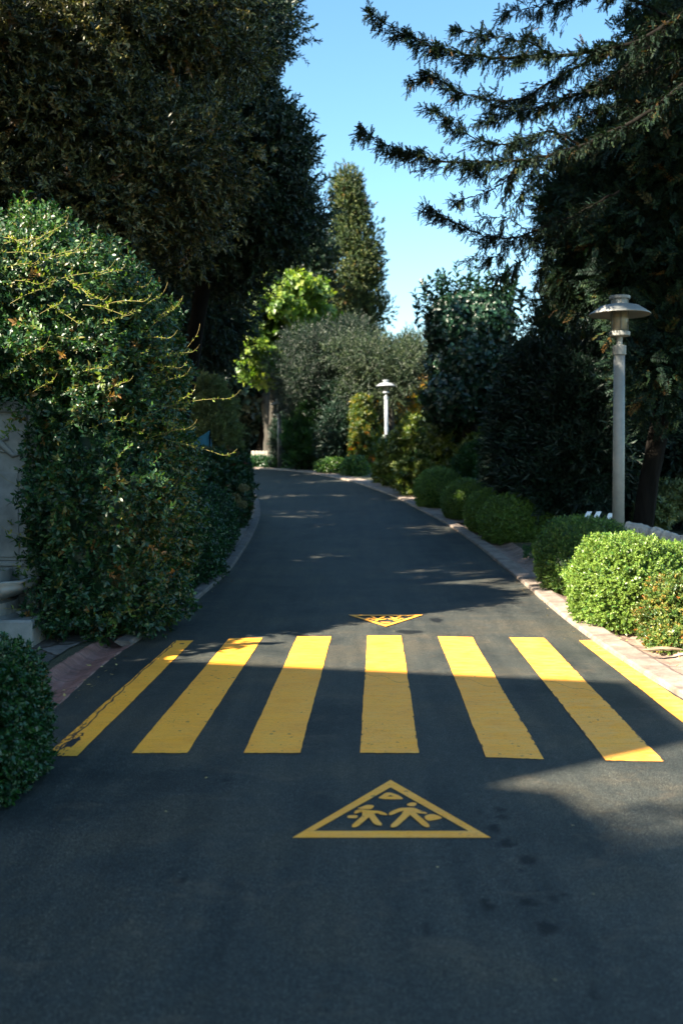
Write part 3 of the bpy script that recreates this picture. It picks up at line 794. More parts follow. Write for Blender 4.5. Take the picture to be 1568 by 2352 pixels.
def trunk(parent, pts, r0, r1, mat, name='trunk', seg=12):
    b = MB(); pts = np.array(pts, float); n = 14
    s = np.linspace(0, len(pts) - 1, n); q = np.stack([np.interp(s, range(len(pts)), pts[:, i]) for i in range(3)], 1)
    for _ in range(2): q[1:-1] = (q[:-2] + 2 * q[1:-1] + q[2:]) / 4
    rad = [(r0 + (r1 - r0) * (i / (n - 1))) * (1.25 if i == 0 else 1) for i in range(n)]
    b.tube(q, rad, seg, wob=.06); return b, q
def limbs(b, start_pts, lumps, k, r0, mat):
    ch = random.sample(lumps, min(k, len(lumps)))
    for e in ch:
        tgt = e[0]; hs = [p for p in start_pts if p[2] < tgt[2] + .5] or [start_pts[-1]]
        st = min(hs, key=lambda p: np.linalg.norm(p - tgt) + .3 * abs(p[2] - tgt[2] + 1.0))
        L_ = np.linalg.norm(tgt - st); mid = (st + tgt) / 2 + np.array([random.gauss(0, .06), random.gauss(0, .06), .12]) * L_
        q = np.array([st, (st + mid) / 2 + np.array([0, 0, .03]) * L_, mid, (mid + tgt) / 2, tgt])
        b.tube(q, [r0, r0 * .7, r0 * .5, r0 * .32, r0 * .14], 6)
def tree(name, label, ells, n, tpls, mat, bark, base, k_sub, r_sub, flat=.75, r0=.2, up=.1, jit=.6, sc=(.8, 1.25), lo=.55, hi=1.08, cat='tree', group=None, top=None, nlimb=14, rbase=.5, rvar=.22, fill=.35, ext=None, cat_sub=None, mid=None, trunkpts=None, cull=True):
    loc = (base[0], base[1], float(gz(base[1]))); t = thing(name, loc, label, cat, group)
    lumps = sublumps(ells, k_sub, r_sub, flat, fill)
    q, g = shell(lumps, n, lo, hi, .12, cull=False)
    scatter('crown', tpls, q, blend_dir(g, up, jit, ext=ext), rng.uniform(sc[0], sc[1], len(q)), [mat, bark], t, rbase=rbase, rvar=rvar)
    c = np.mean([e[0] for e in ells], 0); top = top or (c[0], c[1], c[2] + .3)
    pts = trunkpts or [loc, ((loc[0] * 2 + top[0]) / 3 + .1, (loc[1] * 2 + top[1]) / 3, loc[2] + (top[2] - loc[2]) * .35), ((loc[0] + top[0] * 2) / 3, (loc[1] + top[1] * 2) / 3, loc[2] + (top[2] - loc[2]) * .7), top]
    b, qq = trunk(t, pts, r0, r0 * .3, bark); b.build('trunk', bark, t, smooth=True)
    b2 = MB(); limbs(b2, list(qq[3:]), lumps, nlimb, r0 * .45, bark); b2.build('limbs', bark, t, smooth=True)
    return t, lumps

# templates
T_jas = multi(twig, 5, .11, 9, .052, .024, 62, True, pairs=True, jitter=.5)
T_box = multi(twig, 5, .055, 12, .021, .012, 55, jitter=.5, curl=.05)
T_boxn = multi(twig, 5, .055, 12, .024, .014, 55, rich=True, jitter=.5, curl=.05)
T_boxf = multi(twig, 4, .09, 8, .045, .028, 55, jitter=.5, stem=False)
T_oak = multi(twig, 6, .26, 15, .085, .030, 52, jitter=.55, droop=.2)
T_oakf = multi(twig, 5, .34, 14, .11, .042, 52, jitter=.55, droop=.2)
T_yew = multi(needle_spray, 8, .10, 14, .026, .012, .15)
T_yewm = multi(needle_spray, 5, .26, 16, .085, .026)
T_dark = multi(twig, 5, .22, 10, .10, .028, 30, jitter=.4, stem=False)
T_ivy = multi(twig, 5, .20, 6, .115, .105, 80, jitter=.5, stem=False, curl=.3)
T_ivyspike = multi(twig, 4, .38, 14, .12, .07, 60, jitter=.4)
T_laurel = multi(twig, 5, .20, 10, .16, .052, 62, jitter=.35, whorl=5)
T_olive = multi(twig, 5, .42, 15, .10, .030, 30, jitter=.4, stem=False)
T_bright = multi(twig, 5, .40, 9, .24, .20, 75, jitter=.5, stem=False, curl=.25)
T_cyp = multi(twig, 5, .32, 13, .17, .08, 32, jitter=.35, stem=False)
T_fine = multi(twig, 5, .26, 16, .10, .022, 38, jitter=.4, stem=False)
T_occ = multi(twig, 4, .5, 10, .24, .12, 55, jitter=.55, stem=False)

# ================================================================== objects
# ------------------------------------------------------------------ jasmine hedge (left)
JAS = [E(218, 1205, 162, 300, 9.6, .75, 3.2), E(70, 775, 240, 235, 9.8, .8, 2.5), E(288, 880, 116, 185, 10.2, .8, 2.5), E(350, 1175, 90, 215, 10.9, .95, 2.6), E(325, 1020, 74, 120, 11.6, .8, 2.5)]
JAS = [(c, r - .045, p) for c, r, p in JAS]
hedge = thing('jasmine_hedge', base_of(JAS), 'tall glossy climbing hedge with yellow wandering shoots beside the marble fountain', 'hedge')
q, g = shell(JAS, 24000, .82, 1.10, .19)
q2, g2 = shell(JAS, 1300, 1.06, 1.20, .1); q2, g2 = q2[q2[:, 2] > 2.0], g2[q2[:, 2] > 2.0]; q = np.concatenate([q, q2]); g = np.concatenate([g, g2])
k = ~((q[:, 0] < -2.85) & (q[:, 2] < 2.18) & (q[:, 2] > -1) & (q[:, 1] < 9.7)); q, g = q[k], g[k]
scatter('foliage', T_jas, q, blend_dir(g, .05, .75), rng.uniform(.75, 1.3, len(q)), [M['jasmine'], M['stem']], hedge, rvar=.2)
core('shaded_inner_mass', JAS, .80, M['jasmine'], hedge)
q, g = shell(JAS, 1500, .98, 1.14, .13); k = ((rng.random(len(q)) < .25) | (q[:, 2] > 1.9)) & (q[:, 0] > -3.1); q, g = q[k], g[k]
scatter('young_shoots', multi(twig, 5, .17, 11, .050, .022, 55, True, pairs=True, jitter=.4, droop=.5), q, blend_dir(g, .1, .9), rng.uniform(.6, 1.25, len(q)), [M['young'], M['tendril_stem']], hedge, rvar=.25)
def tendril(root, start, d, L, leafy=10, droop=.3, hook=True):
    d = np.array(d, float); d /= np.linalg.norm(d); pts = [np.array(start, float)]; cur = d.copy()
    n = 14
    for i in range(n):
        cur = cur + np.array([0, 0, -droop / n]) + rv() * .05
        if hook and i > n * .72: cur = cur + np.array([0, 0, .28]) + np.cross(cur, (0, 1, 0)) * .1
        cur /= np.linalg.norm(cur); pts.append(pts[-1] + cur * L / n)
    pts = np.array(pts); b = MB(); b.tube(pts, list(np.linspace(.0024, .0012, len(pts))), 5)
    t = Tpl()
    for i in range(leafy):
        u = random.uniform(.1, .95); k = int(u * (len(pts) - 1)); p = pts[k]; ax = pts[min(k + 1, len(pts) - 1)] - pts[k]; ax /= np.linalg.norm(ax) + 1e-9
        for sg in (1, -1):
            o = np.cross(ax, rv()); o /= np.linalg.norm(o); s = random.uniform(.028, .055) * (1.15 - .6 * u)
            t.leaf(p, ax * .6 + o * sg + np.array([0, 0, .3]), rv(), s, s * .5)
    nv = len(b.v); V = np.concatenate([np.array(b.v)] + t.V)
    faces = [tuple(f) for f in b.f] + [tuple(i + nv for i in f) for f in t.T]
    r = np.r_[np.full(nv, .5), np.clip(.45 + np.array(sum([[random.gauss(0, .25)] * len(v) for v in t.V], [])), 0, 1)]
    mesh_obj('tendril', V, faces, [M['tendril'], M['tendril_stem']], root, midx=[1] * len(b.f) + [0] * len(t.T), rnd=r)
for (px, py, ex, ey) in [(0, 580, 130, 600), (10, 545, 60, 555), (60, 620, 170, 560), (90, 660, 235, 600), (130, 590, 210, 585), (150, 640, 215, 690), (170, 660, 240, 690), (190, 700, 300, 715),
                         (0, 650, 90, 640), (110, 700, 190, 760), (230, 745, 300, 720), (280, 755, 370, 655), (330, 770, 410, 690), (300, 780, 395, 770), (350, 830, 450, 800), (250, 830, 330, 800),
                         (330, 845, 420, 840), (380, 865, 465, 770), (300, 880, 370, 850), (180, 860, 250, 830), (0, 870, 35, 850), (60, 910, 130, 880), (150, 900, 230, 880), (310, 930, 420, 940),
                         (390, 935, 450, 900), (200, 985, 290, 960), (250, 1060, 330, 1010), (400, 930, 535, 912), (330, 1010, 440, 980), (120, 1000, 190, 960), (280, 1150, 400, 1120), (300, 1250, 430, 1290),
                         (380, 1010, 520, 1060), (20, 700, 120, 660), (60, 740, 150, 700), (120, 650, 60, 600), (210, 640, 280, 610), (260, 690, 340, 650), (150, 820, 90, 790), (270, 800, 200, 770), (40, 830, 110, 800), (300, 840, 380, 800), (340, 900, 430, 860), (240, 900, 300, 870), (100, 860, 170, 840), (350, 960, 440, 990), (260, 980, 340, 1000), (10, 620, 80, 590), (70, 560, 160, 520), (180, 1180, 250, 1170), (10, 560, 100, 540), (40, 600, 120, 530), (90, 770, 170, 790), (240, 700, 330, 690), (200, 1420, 320, 1400), (350, 740, 415, 700)]:
    D0 = 9.0 if px < 250 else 9.5
    a = P(px, py, D0); b_ = P(ex, ey, D0 - random.uniform(.1, .4)); v = b_ - a
    L_ = np.linalg.norm(v) * 1.15; tendril(hedge, a, v + np.array([0, 0, .12 * L_]), L_, leafy=int(6 + L_ * 14), droop=.35)
# shoots that hang over the marble panel
for (px, py, ex, ey) in [(95, 1140, 10, 1090), (75, 1240, 8, 1215), (70, 1310, 30, 1300), (72, 1350, 28, 1335), (60, 1400, 0, 1395)]:
    a = P(px, py, 8.85); b_ = P(ex, ey, 8.8); v = b_ - a; tendril(hedge, a, v, np.linalg.norm(v) * 1.1, leafy=4, droop=.1)

# ------------------------------------------------------------------ marble fountain at the left edge
fx = P(0, 1300, 9.25)[0]                     # left image edge at the panel
ft = thing('marble_fountain', (fx, 9.3, 0), 'weathered grey marble wall fountain with scalloped basin left of the hedge', 'fountain')
zz = lambda py, D=9.25: float(P(0, py, D)[2]); xx = lambda px, D=9.25: float(P(px, 1176, D)[0])
cx = xx(-85)
b = MB(); hw = xx(78) - cx
b.box(cx - hw, cx + hw, 9.36, 9.75, 0.0, zz(928), .012)
b.box(cx - hw - .03, cx + hw + .03, 9.30, 9.72, zz(945), zz(920), .01)          # cornice
b.box(cx - hw + .06, cx + hw - .08, 9.315, 9.37, zz(1290), zz(950), .01)        # raised field
b.box(cx - hw + .16, cx + hw - .16, 9.30, 9.33, zz(1282), zz(1085), .008)
b.box(cx - hw - .04, cx + hw + .05, 9.27, 9.37, zz(1302), zz(1290), .01)        # small ledge
b.box(cx - hw - .02, cx + hw + .02, 9.29, 9.37, zz(1366), zz(1302), .01)
b.box(cx + hw * .42, cx + hw - .02, 9.0, 9.36, 0.0, zz(1366) - .12, .015)
b.build('panel', M['marble'], ft)
b = MB()
for sgn in (1, -1):                           # carved scroll and shell
    pts = []
    for i in range(26):
        a = i / 25 * 4.4; r = .10 * math.exp(-a * .33); pts.append((cx + sgn * (hw * .58 + r * math.cos(a + 1.2)), 9.30, zz(1028) + r * math.sin(a + 1.2)))
    b.tube(pts, list(np.linspace(.026, .012, 26)), 8)
    b.tube([(cx + sgn * hw * .2, 9.30, zz(985)), (cx + sgn * hw * .40, 9.29, zz(1000)), (cx + sgn * hw * .55, 9.285, zz(1022)), (cx + sgn * hw * .70, 9.29, zz(1045)), (cx + sgn * hw * .85, 9.30, zz(1040))], [.02, .028, .034, .026, .012], 8)
for k in range(7):
    a = math.pi * (k + .5) / 7; b.tube([(cx, 9.30, zz(1000)), (cx + .12 * math.cos(a), 9.27, zz(1000) + .12 * math.sin(a)), (cx + .19 * math.cos(a), 9.3, zz(1000) + .18 * math.sin(a))], [.012, .03, .012], 8)
b.build('carving', M['marble'], ft, smooth=True)
bx, by = cx + .0, 9.0; Rb = xx(84, 9.0) - bx; zt = zz(1328, 8.9)
b = MB(); wav = lambda r, z, a: r * (1 + (.035 * math.cos(a * 16) if z > .135 else 0))
prof = [(.10, 0), (Rb * .45, .01), (Rb * .75, .05), (Rb * .93, .12), (Rb * .97, .16), (Rb * .94, .185), (Rb * 1.0, .21), (Rb * .97, .222), (Rb * .86, .19), (Rb * .6, .12), (.1, .09)]
b.lathe((bx, by, zt - .22), prof, 128, fn=wav); b.build('basin', M['marble'], ft, smooth=True)
b = MB(); zb = zt - .22; hx = xx(35, 9.0) - bx
prof = [(hx * 1.12, 0), (hx * 1.12, .26), (hx * .98, .29), (hx * .98, .40), (hx * .70, .44), (hx * .62, .50), (hx * .84, .58), (hx * .90, .68), (hx * .86, zb - .06), (hx * .95, zb)]
b.lathe((bx, by, 0.0), prof, 40); b.build('pedestal', M['marble'], ft, smooth=False)
b = MB(); b.box(bx - hx * 1.5, bx + hx * 1.45, by - .36, by + .36, 0.0, .27, .02); b.build('plinth', M['marble'], ft)

# ------------------------------------------------------------------ clipped and loose shrubs, left
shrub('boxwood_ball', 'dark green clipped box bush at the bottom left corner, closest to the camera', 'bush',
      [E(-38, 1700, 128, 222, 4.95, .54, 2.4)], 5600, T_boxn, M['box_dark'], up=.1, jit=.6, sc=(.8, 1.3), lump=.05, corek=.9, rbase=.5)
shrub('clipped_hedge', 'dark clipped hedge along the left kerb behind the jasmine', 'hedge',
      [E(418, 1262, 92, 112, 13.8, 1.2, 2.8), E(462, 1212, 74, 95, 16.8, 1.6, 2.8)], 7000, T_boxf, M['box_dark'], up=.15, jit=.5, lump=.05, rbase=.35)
t, _ = shrub('flowering_shrub', 'loose green shrub with pale flower heads where the left kerb bulges', 'shrub',
      [E(495, 1135, 76, 96, 21.5, 1.2), E(525, 1170, 42, 60, 21.2, .6), E(445, 1110, 70, 75, 20.5, 1.1), E(540, 1085, 34, 50, 25.5, .8)], 5200, T_laurel, M['flower'], up=.2, jit=.6, sc=(.55, .95), rbase=.5, corek=.8)
for (px, py) in [(455, 1150), (475, 1135), (497, 1128), (540, 1142), (555, 1158), (520, 1190), (425, 1125), (440, 1210), (500, 1170), (560, 1120), (470, 1185), (410, 1160)]:
    c = P(px, py, 19.0); n = 60; d = rng.normal(size=(n, 3)); d /= np.linalg.norm(d, axis=1)[:, None]
    tp = multi(twig, 1, .03, 5, .035, .03, 60, stem=False)
    scatter('flower_head', tp, c + d * np.array([.07, .07, .045]), d, np.ones(n), [M['floret'], M['stem']], t)
shrub('pale_shrub', 'rounded pale green shrub behind the teal canvas', 'shrub',
      [E(475, 940, 60, 68, 26, 1.0), E(435, 920, 40, 50, 26.5, .8), E(490, 1000, 58, 65, 25.6, 1.0), E(440, 1000, 50, 60, 26, .9)], 5200, T_fine, M['pale'], up=.25, jit=.6, lump=.15, rbase=.95)
# teal canvas
b = MB(); c0 = [P(482, 988, 23.5), P(412, 1016, 23.0), P(418, 1046, 23.2), P(487, 1030, 23.6)]
nu, nv_ = 14, 10; V = []
for side in (0, 1):
    for j in range(nv_):
        for i in range(nu):
            s, u = i / (nu - 1), j / (nv_ - 1)
            p = (c0[0] * (1 - s) + c0[1] * s) * (1 - u) + (c0[3] * (1 - s) + c0[2] * s) * u
            p = p + np.array([0, .09 * math.sin(s * 9 + u * 3) * u + .01 * side, -.07 * math.sin(math.pi * s) * (1 - u)]); V.append(p)
off = nu * nv_; Fs = []
for j in range(nv_ - 1):
    for i in range(nu - 1):
        a = j * nu + i; Fs += [(a, a + 1, a + nu + 1, a + nu), (off + a, off + a + nu, off + a + nu + 1, off + a + 1)]
b.add(V, Fs); tv = thing('tarpaulin', (float(c0[0][0]), 23.4, float(gz(23.4))), 'sagging teal canvas sheet behind the hedge on the left', 'tarpaulin')
b.build('canvas', M['tarp'], tv, smooth=True)
b = MB()
for c in (c0[0], c0[1]): b.tube([(c[0], c[1] + .03, float(gz(23.4))), (c[0], c[1] + .03, c[2] + .02)], .02, 8)
b.build('pole', M['bark_dark'], tv)

# ------------------------------------------------------------------ big evergreen trees, left
tree('holm_oak', 'huge olive brown evergreen tree filling the upper left corner', [E(150, 120, 300, 300, 14.5, 2.2), E(20, 330, 200, 230, 14, 1.8), E(330, 400, 170, 150, 14.5, 1.6), E(180, 500, 200, 90, 14, 1.3), E(400, 60, 170, 220, 15.5, 1.8)],
     34000, T_oak, M['oak'], M['bark'], (-5.6, 15.2), 105, .72, .7, .26, up=-.05, jit=.7, sc=(.8, 1.3), lo=.35, hi=1.12, nlimb=26, rvar=.25, fill=.5, rbase=.52)
tree('evergreen_tree', 'dark evergreen tree whose ragged right edge stands against the sky', [E(522, 60, 58, 200, 20, 1.8), E(596, 355, 70, 100, 20.5, 1.8), E(604, 480, 68, 88, 21, 1.7), E(500, 330, 112, 250, 21, 2), E(480, 570, 90, 80, 22, 2)],
     24000, T_oakf, M['oak_dark'], M['bark_dark'], (-4.3, 23), 95, .66, .8, .28, up=.1, jit=.6, sc=(.8, 1.3), lo=.35, hi=1.12, nlimb=26, fill=.5, rbase=.55)
tree('understory_tree', 'dark lower tree with hanging twigs left of the bright green crown', [E(430, 750, 130, 110, 29, 1.8), E(465, 800, 50, 70, 29, 1.2), E(400, 640, 150, 120, 28, 2)],
     11000, T_dark, M['oak_dark'], M['bark_dark'], (-5.2, 30), 60, .7, .8, .16, up=-.5, jit=.5, sc=(1.1, 1.8), lo=.3, nlimb=10, fill=.5)
# deep shade background behind the bend
tree('background_oak', 'dark spreading tree beyond the bend, above the low stone wall', [E(600, 800, 110, 80, 62, 3), E(540, 880, 70, 90, 60, 3), E(650, 700, 120, 120, 70, 4), E(690, 860, 80, 90, 66, 3)],
     11000, T_bright, M['dark'], M['bark_dark'], (-5.2, 64), 70, 1.3, .8, .4, up=.1, lo=.3, nlimb=10, fill=.6, sc=(1.2, 2))
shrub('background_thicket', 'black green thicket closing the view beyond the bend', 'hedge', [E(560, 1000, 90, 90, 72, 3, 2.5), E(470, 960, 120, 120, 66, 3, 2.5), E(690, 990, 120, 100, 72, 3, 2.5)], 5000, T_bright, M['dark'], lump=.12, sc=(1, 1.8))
# trunk group and low stone wall beyond the bend
tr = thing('twin_trunk_tree', tuple(P(628, 1050, 58)[:2]) + (float(gz(58)),), 'pale leaning double trunk standing behind the low stone wall', 'tree')
b, _ = trunk(tr, [P(618, 1060, 58), P(622, 1000, 58), P(612, 930, 58), P(600, 860, 59)], .42, .26, M['bark']); b.build('trunk', M['bark'], tr, smooth=True)
b, _ = trunk(tr, [P(640, 1060, 57.5), P(632, 1000, 57.5), P(640, 940, 58), P(655, 870, 59)], .20, .12, M['bark']); b.build('trunk', M['bark'], tr, smooth=True)
E1 = [E(610, 800, 70, 70, 59, 2)]
q, g = shell(sublumps(E1, 18, .9, .8, .3), 900, .4, 1.1); scatter('crown', T_bright, q, blend_dir(g, 0, .6), rng.uniform(.8, 1.4, len(q)), [M['gold'], M['bark_red']], tr, rbase=.35)
b = MB(); a = P(578, 1052, 52); c = P(650, 1052, 52)
nst = 9
for i in range(nst):
    for j in range(3):
        x0 = a[0] + (c[0] - a[0]) * (i + .5 * (j % 2)) / nst; b.box(x0, x0 + (c[0] - a[0]) / nst - .02, 51.8, 52.3, float(gz(52)) + .27 * j, float(gz(52)) + .27 * j + .26, .03)
tag(b.build('stone_wall', M['rock'], origin=(float(a[0]), 52, float(gz(52)))), 'low stone wall in a patch of sun beyond the bend', 'wall')
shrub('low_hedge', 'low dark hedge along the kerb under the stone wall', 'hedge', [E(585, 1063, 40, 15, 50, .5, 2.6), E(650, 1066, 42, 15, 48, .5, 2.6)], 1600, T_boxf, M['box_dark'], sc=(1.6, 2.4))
tree('bright_tree', 'sunlit yellow green broadleaf tree left of the tall cypress', [E(640, 715, 90, 68, 50, 2.4), E(578, 685, 50, 65, 50, 1.6), E(592, 810, 62, 78, 49, 1.8), E(690, 735, 55, 45, 51, 1.6)],
     5200, T_bright, M['bright'], M['bark'], (-3.6, 50.5), 60, .55, .6, .2, up=.1, sc=(.7, 1.2), lo=.5, nlimb=12, fill=.2)

# ------------------------------------------------------------------ cypress and the trees beyond the bend
CY = []
prof = [(424, 797, 7), (448, 801, 17), (482, 804, 28), (520, 800, 42), (560, 812, 62), (600, 818, 66), (640, 822, 72), (680, 824, 78), (720, 818, 80), (760, 812, 70), (800, 810, 60)]
for (py, cxp, hw_) in prof: CY.append(E(cxp + random.uniform(-6, 6), py, hw_ * .80, 26, 62, hw_ * .80 * 62 / F))
tree('cypress', 'tall pointed conifer in sunlight against the sky', CY, 13000, T_cyp, M['cypress'], M['bark_red'], (float(P(815, 900, 62)[0]), 62), 110, .85, 1.2, .24, up=.6, jit=.45, sc=(.6, 1.0), lo=.6, hi=1.02, nlimb=8, fill=.35, rbase=.5)
tree('dark_conifer', 'narrow dark conifer squeezed between evergreen tree and cypress', [E(722, 640, 26, 100, 58, 1.2), E(715, 600, 30, 60, 57, 1.2), E(700, 700, 45, 80, 58, 1.5)], 3500, T_cyp, M['oak_dark'], M['bark_dark'], (float(P(720, 900, 58)[0]), 58), 40, .6, 1, .2, up=.6, nlimb=6, sc=(.9, 1.4), fill=.5)
tree('olive_tree', 'big grey green olive tree right of the bend', [E(750, 835, 98, 76, 46, 2.4), E(700, 890, 58, 95, 45, 1.8), E(800, 800, 60, 55, 47, 2)],
     11000, T_olive, M['olive'], M['bark'], (float(P(735, 1000, 46)[0]), 46), 80, .8, .75, .22, up=.3, sc=(.8, 1.3), lo=.45, fill=.5, nlimb=14, rbase=.15)
tree('olive_tree', 'lighter olive tree with sky showing through, above the far street lamp', [E(880, 835, 85, 62, 43, 1.8), E(940, 850, 45, 55, 42, 1.4), E(850, 890, 70, 60, 43, 1.6), E(935, 800, 35, 25, 43, 1)],
     6200, T_olive, M['olive'], M['bark'], (float(P(890, 1000, 43)[0]), 43), 60, .62, .7, .18, up=.35, sc=(.8, 1.2), lo=.55, fill=.2, nlimb=14, rbase=.6)
shrub('conifer_shrub', 'fresh green conifer shrub with upright feathery shoots under the olive tree', 'shrub', [E(705, 955, 30, 75, 44.5, 1.0), E(690, 1010, 40, 62, 44.5, 1.1), E(735, 1010, 45, 60, 44, 1.1)], 4500, T_fine, M['fresh'], up=1.1, jit=.3, sc=(1.0, 1.7), rbase=.5, lump=.25)
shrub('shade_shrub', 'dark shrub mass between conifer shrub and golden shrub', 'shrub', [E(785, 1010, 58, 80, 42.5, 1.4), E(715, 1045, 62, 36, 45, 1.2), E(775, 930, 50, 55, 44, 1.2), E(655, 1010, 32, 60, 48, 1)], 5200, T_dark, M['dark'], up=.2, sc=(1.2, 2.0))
shrub('golden_shrub', 'yellow green berry shrub left of the far street lamp', 'shrub', [E(830, 965, 26, 52, 41.5, .8), E(832, 1030, 26, 55, 40.5, .8), E(855, 1015, 14, 50, 41.5, .5)], 2600, T_laurel, M['gold'], up=.5, jit=.5, sc=(.7, 1.2), rbase=.32, lump=.15, corek=.7)
tree('autumn_tree', 'orange yellow sunlit tree glowing behind the far street lamp', [E(930, 920, 48, 35, 58, 1.6), E(905, 945, 40, 28, 57, 1.4), E(960, 905, 30, 30, 58, 1.2)], 1900, T_bright, M['gold'], M['bark_red'], (float(P(930, 1000, 58)[0]), 58), 30, .6, .7, .16, sc=(.9, 1.4), nlimb=8, rbase=.75)
shrub('low_hedge', 'low green hedge at the kerb under the golden shrub', 'hedge', [E(815, 1076, 32, 28, 38.6, .55), E(765, 1074, 42, 22, 40.6, .55)], 2400, T_boxf, M['box'], sc=(1.2, 1.8), rbase=.35)
# ivy tower
t, _ = shrub('ivy_tree', 'dark ivy covered tree stump right of the far street lamp', 'tree', [E(1082, 850, 88, 115, 28, 1.15, 2.4), E(1040, 760, 58, 80, 28, .9, 2.2), E(1115, 750, 60, 75, 28, .9, 2.2), E(1075, 720, 75, 45, 28.2, .9), E(1040, 920, 66, 60, 27.6, .9)], 7500, T_ivy, M['ivy'], up=-.2, jit=.5, sc=(.7, 1.2), hi=1.08, lump=.1, part='crown')
tops = np.array([P(x, y, 28 + random.uniform(-.4, .4)) for x, y in [(985, 690), (995, 668), (1012, 680), (1030, 690), (1050, 685), (1065, 672), (1085, 690), (1100, 668), (1120, 690), (1150, 680), (1165, 665), (1175, 690), (975, 720), (985, 745), (1180, 700), (1140, 700), (1110, 680), (1000, 700), (1045, 675), (1160, 700), (983, 720), (978, 760), (1185, 760), (1180, 730)] * 3])
scatter('crown', T_ivyspike, tops + rng.normal(size=tops.shape) * .12, blend_dir(np.tile([0, 0, 1.0], (len(tops), 1)), .3, .35), rng.uniform(1.1, 2.0, len(tops)), [M['ivy'], M['stem']], t)
b, _ = trunk(t, [P(1080, 1150, 28), P(1078, 1000, 28), P(1085, 850, 28)], .3, .15, M['bark_dark']); b.build('trunk', M['bark_dark'], t)
shrub('laurel_shrub', 'broad glossy laurel shrub with yellowish leaf tips in front of the ivy', 'shrub', [E(990, 1030, 88, 76, 31, 1.2), E(930, 1060, 62, 70, 33, 1.1), E(1055, 1030, 80, 74, 29.5, 1.2), E(1000, 1095, 95, 50, 29.2, 1.0), E(1115, 1060, 60, 64, 27.5, 1.0), E(895, 1085, 35, 42, 34.5, .6)], 7500, T_laurel, M['laurel'], up=.25, jit=.6, sc=(.75, 1.25), lump=.1, rbase=.78, rvar=.25)
shrub('fine_shrub', 'feathery bright green shrub between laurel and box balls', 'shrub', [E(1095, 1085, 50, 58, 26.2, .7), E(1138, 1105, 44, 54, 25, .7)], 2600, T_fine, M['fresh'], up=.8, jit=.45, sc=(.8, 1.3), lump=.15, rbase=.35)

# ------------------------------------------------------------------ right side: dark masses
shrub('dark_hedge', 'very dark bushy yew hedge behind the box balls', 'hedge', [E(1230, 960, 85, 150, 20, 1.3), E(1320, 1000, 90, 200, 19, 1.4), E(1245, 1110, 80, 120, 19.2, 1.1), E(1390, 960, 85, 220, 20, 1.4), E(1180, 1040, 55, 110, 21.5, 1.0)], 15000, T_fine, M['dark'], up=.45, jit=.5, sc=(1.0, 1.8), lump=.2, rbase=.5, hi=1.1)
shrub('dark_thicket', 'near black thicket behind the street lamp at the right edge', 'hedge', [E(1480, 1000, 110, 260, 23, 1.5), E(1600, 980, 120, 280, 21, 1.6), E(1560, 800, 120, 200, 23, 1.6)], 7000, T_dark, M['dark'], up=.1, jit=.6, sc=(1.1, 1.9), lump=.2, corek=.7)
tree('leafy_tree', 'middle distance dark tree with sky speckles left of the street lamp', [E(1290, 790, 75, 110, 24, 1.4), E(1235, 850, 45, 90, 24, 1.1), E(1350, 740, 80, 110, 24, 1.4), E(1295, 700, 40, 60, 24, 1.0)], 12000, T_dark, M['yew'], M['bark_dark'], (float(P(1310, 1200, 24)[0]), 24), 90, .42, .9, .16, up=.2, sc=(.7, 1.2), lo=.4, fill=.35, nlimb=18, rbase=.7)
# the large yew: crown + boughs reaching over the road
YE = [E(1470, 470, 150, 160, 16.5, 1.5), E(1400, 420, 120, 130, 17, 1.4), E(1540, 300, 140, 150, 15.5, 1.5), E(1520, 620, 130, 140, 16.5, 1.4), E(1400, 580, 110, 100, 17, 1.2), E(1610, 120, 150, 170, 15, 1.5), E(1330, 480, 60, 80, 17, .9), E(1545, 800, 62, 120, 15.5, .7)]
ybase = (float(P(1470, 1250, 16.2)[0]), 16.2)
yt, ylumps = tree('yew_tree', 'large dark yew with boughs reaching over the road at the upper right', YE, 26000, T_yewm, M['yew'], M['bark_dark'], ybase, 170, .42, .85, .25, up=-.25, jit=.6, sc=(.8, 1.3), lo=.45, hi=1.15, nlimb=26, fill=.35, rbase=.45,
     trunkpts=[(ybase[0], 16.2, float(gz(16.2))), P(1475, 1130, 16.2), P(1500, 1000, 16.2), P(1535, 860, 16.3), P(1570, 700, 16.3), P(1600, 480, 16), P(1610, 250, 15.6)])
for o in list(yt.children):
    if o.name.startswith('trunk'): bpy.data.objects.remove(o)
b, qq = trunk(yt, [(ybase[0], 16.2, float(gz(16.2))), P(1482, 1130, 16.2), P(1503, 1040, 16.2), P(1522, 930, 16.3), P(1560, 740, 16.3), P(1600, 480, 16), P(1610, 250, 15.6)], (.17), .13, M['bark_dark']); b.build('trunk', M['bark_dark'], yt, smooth=True)
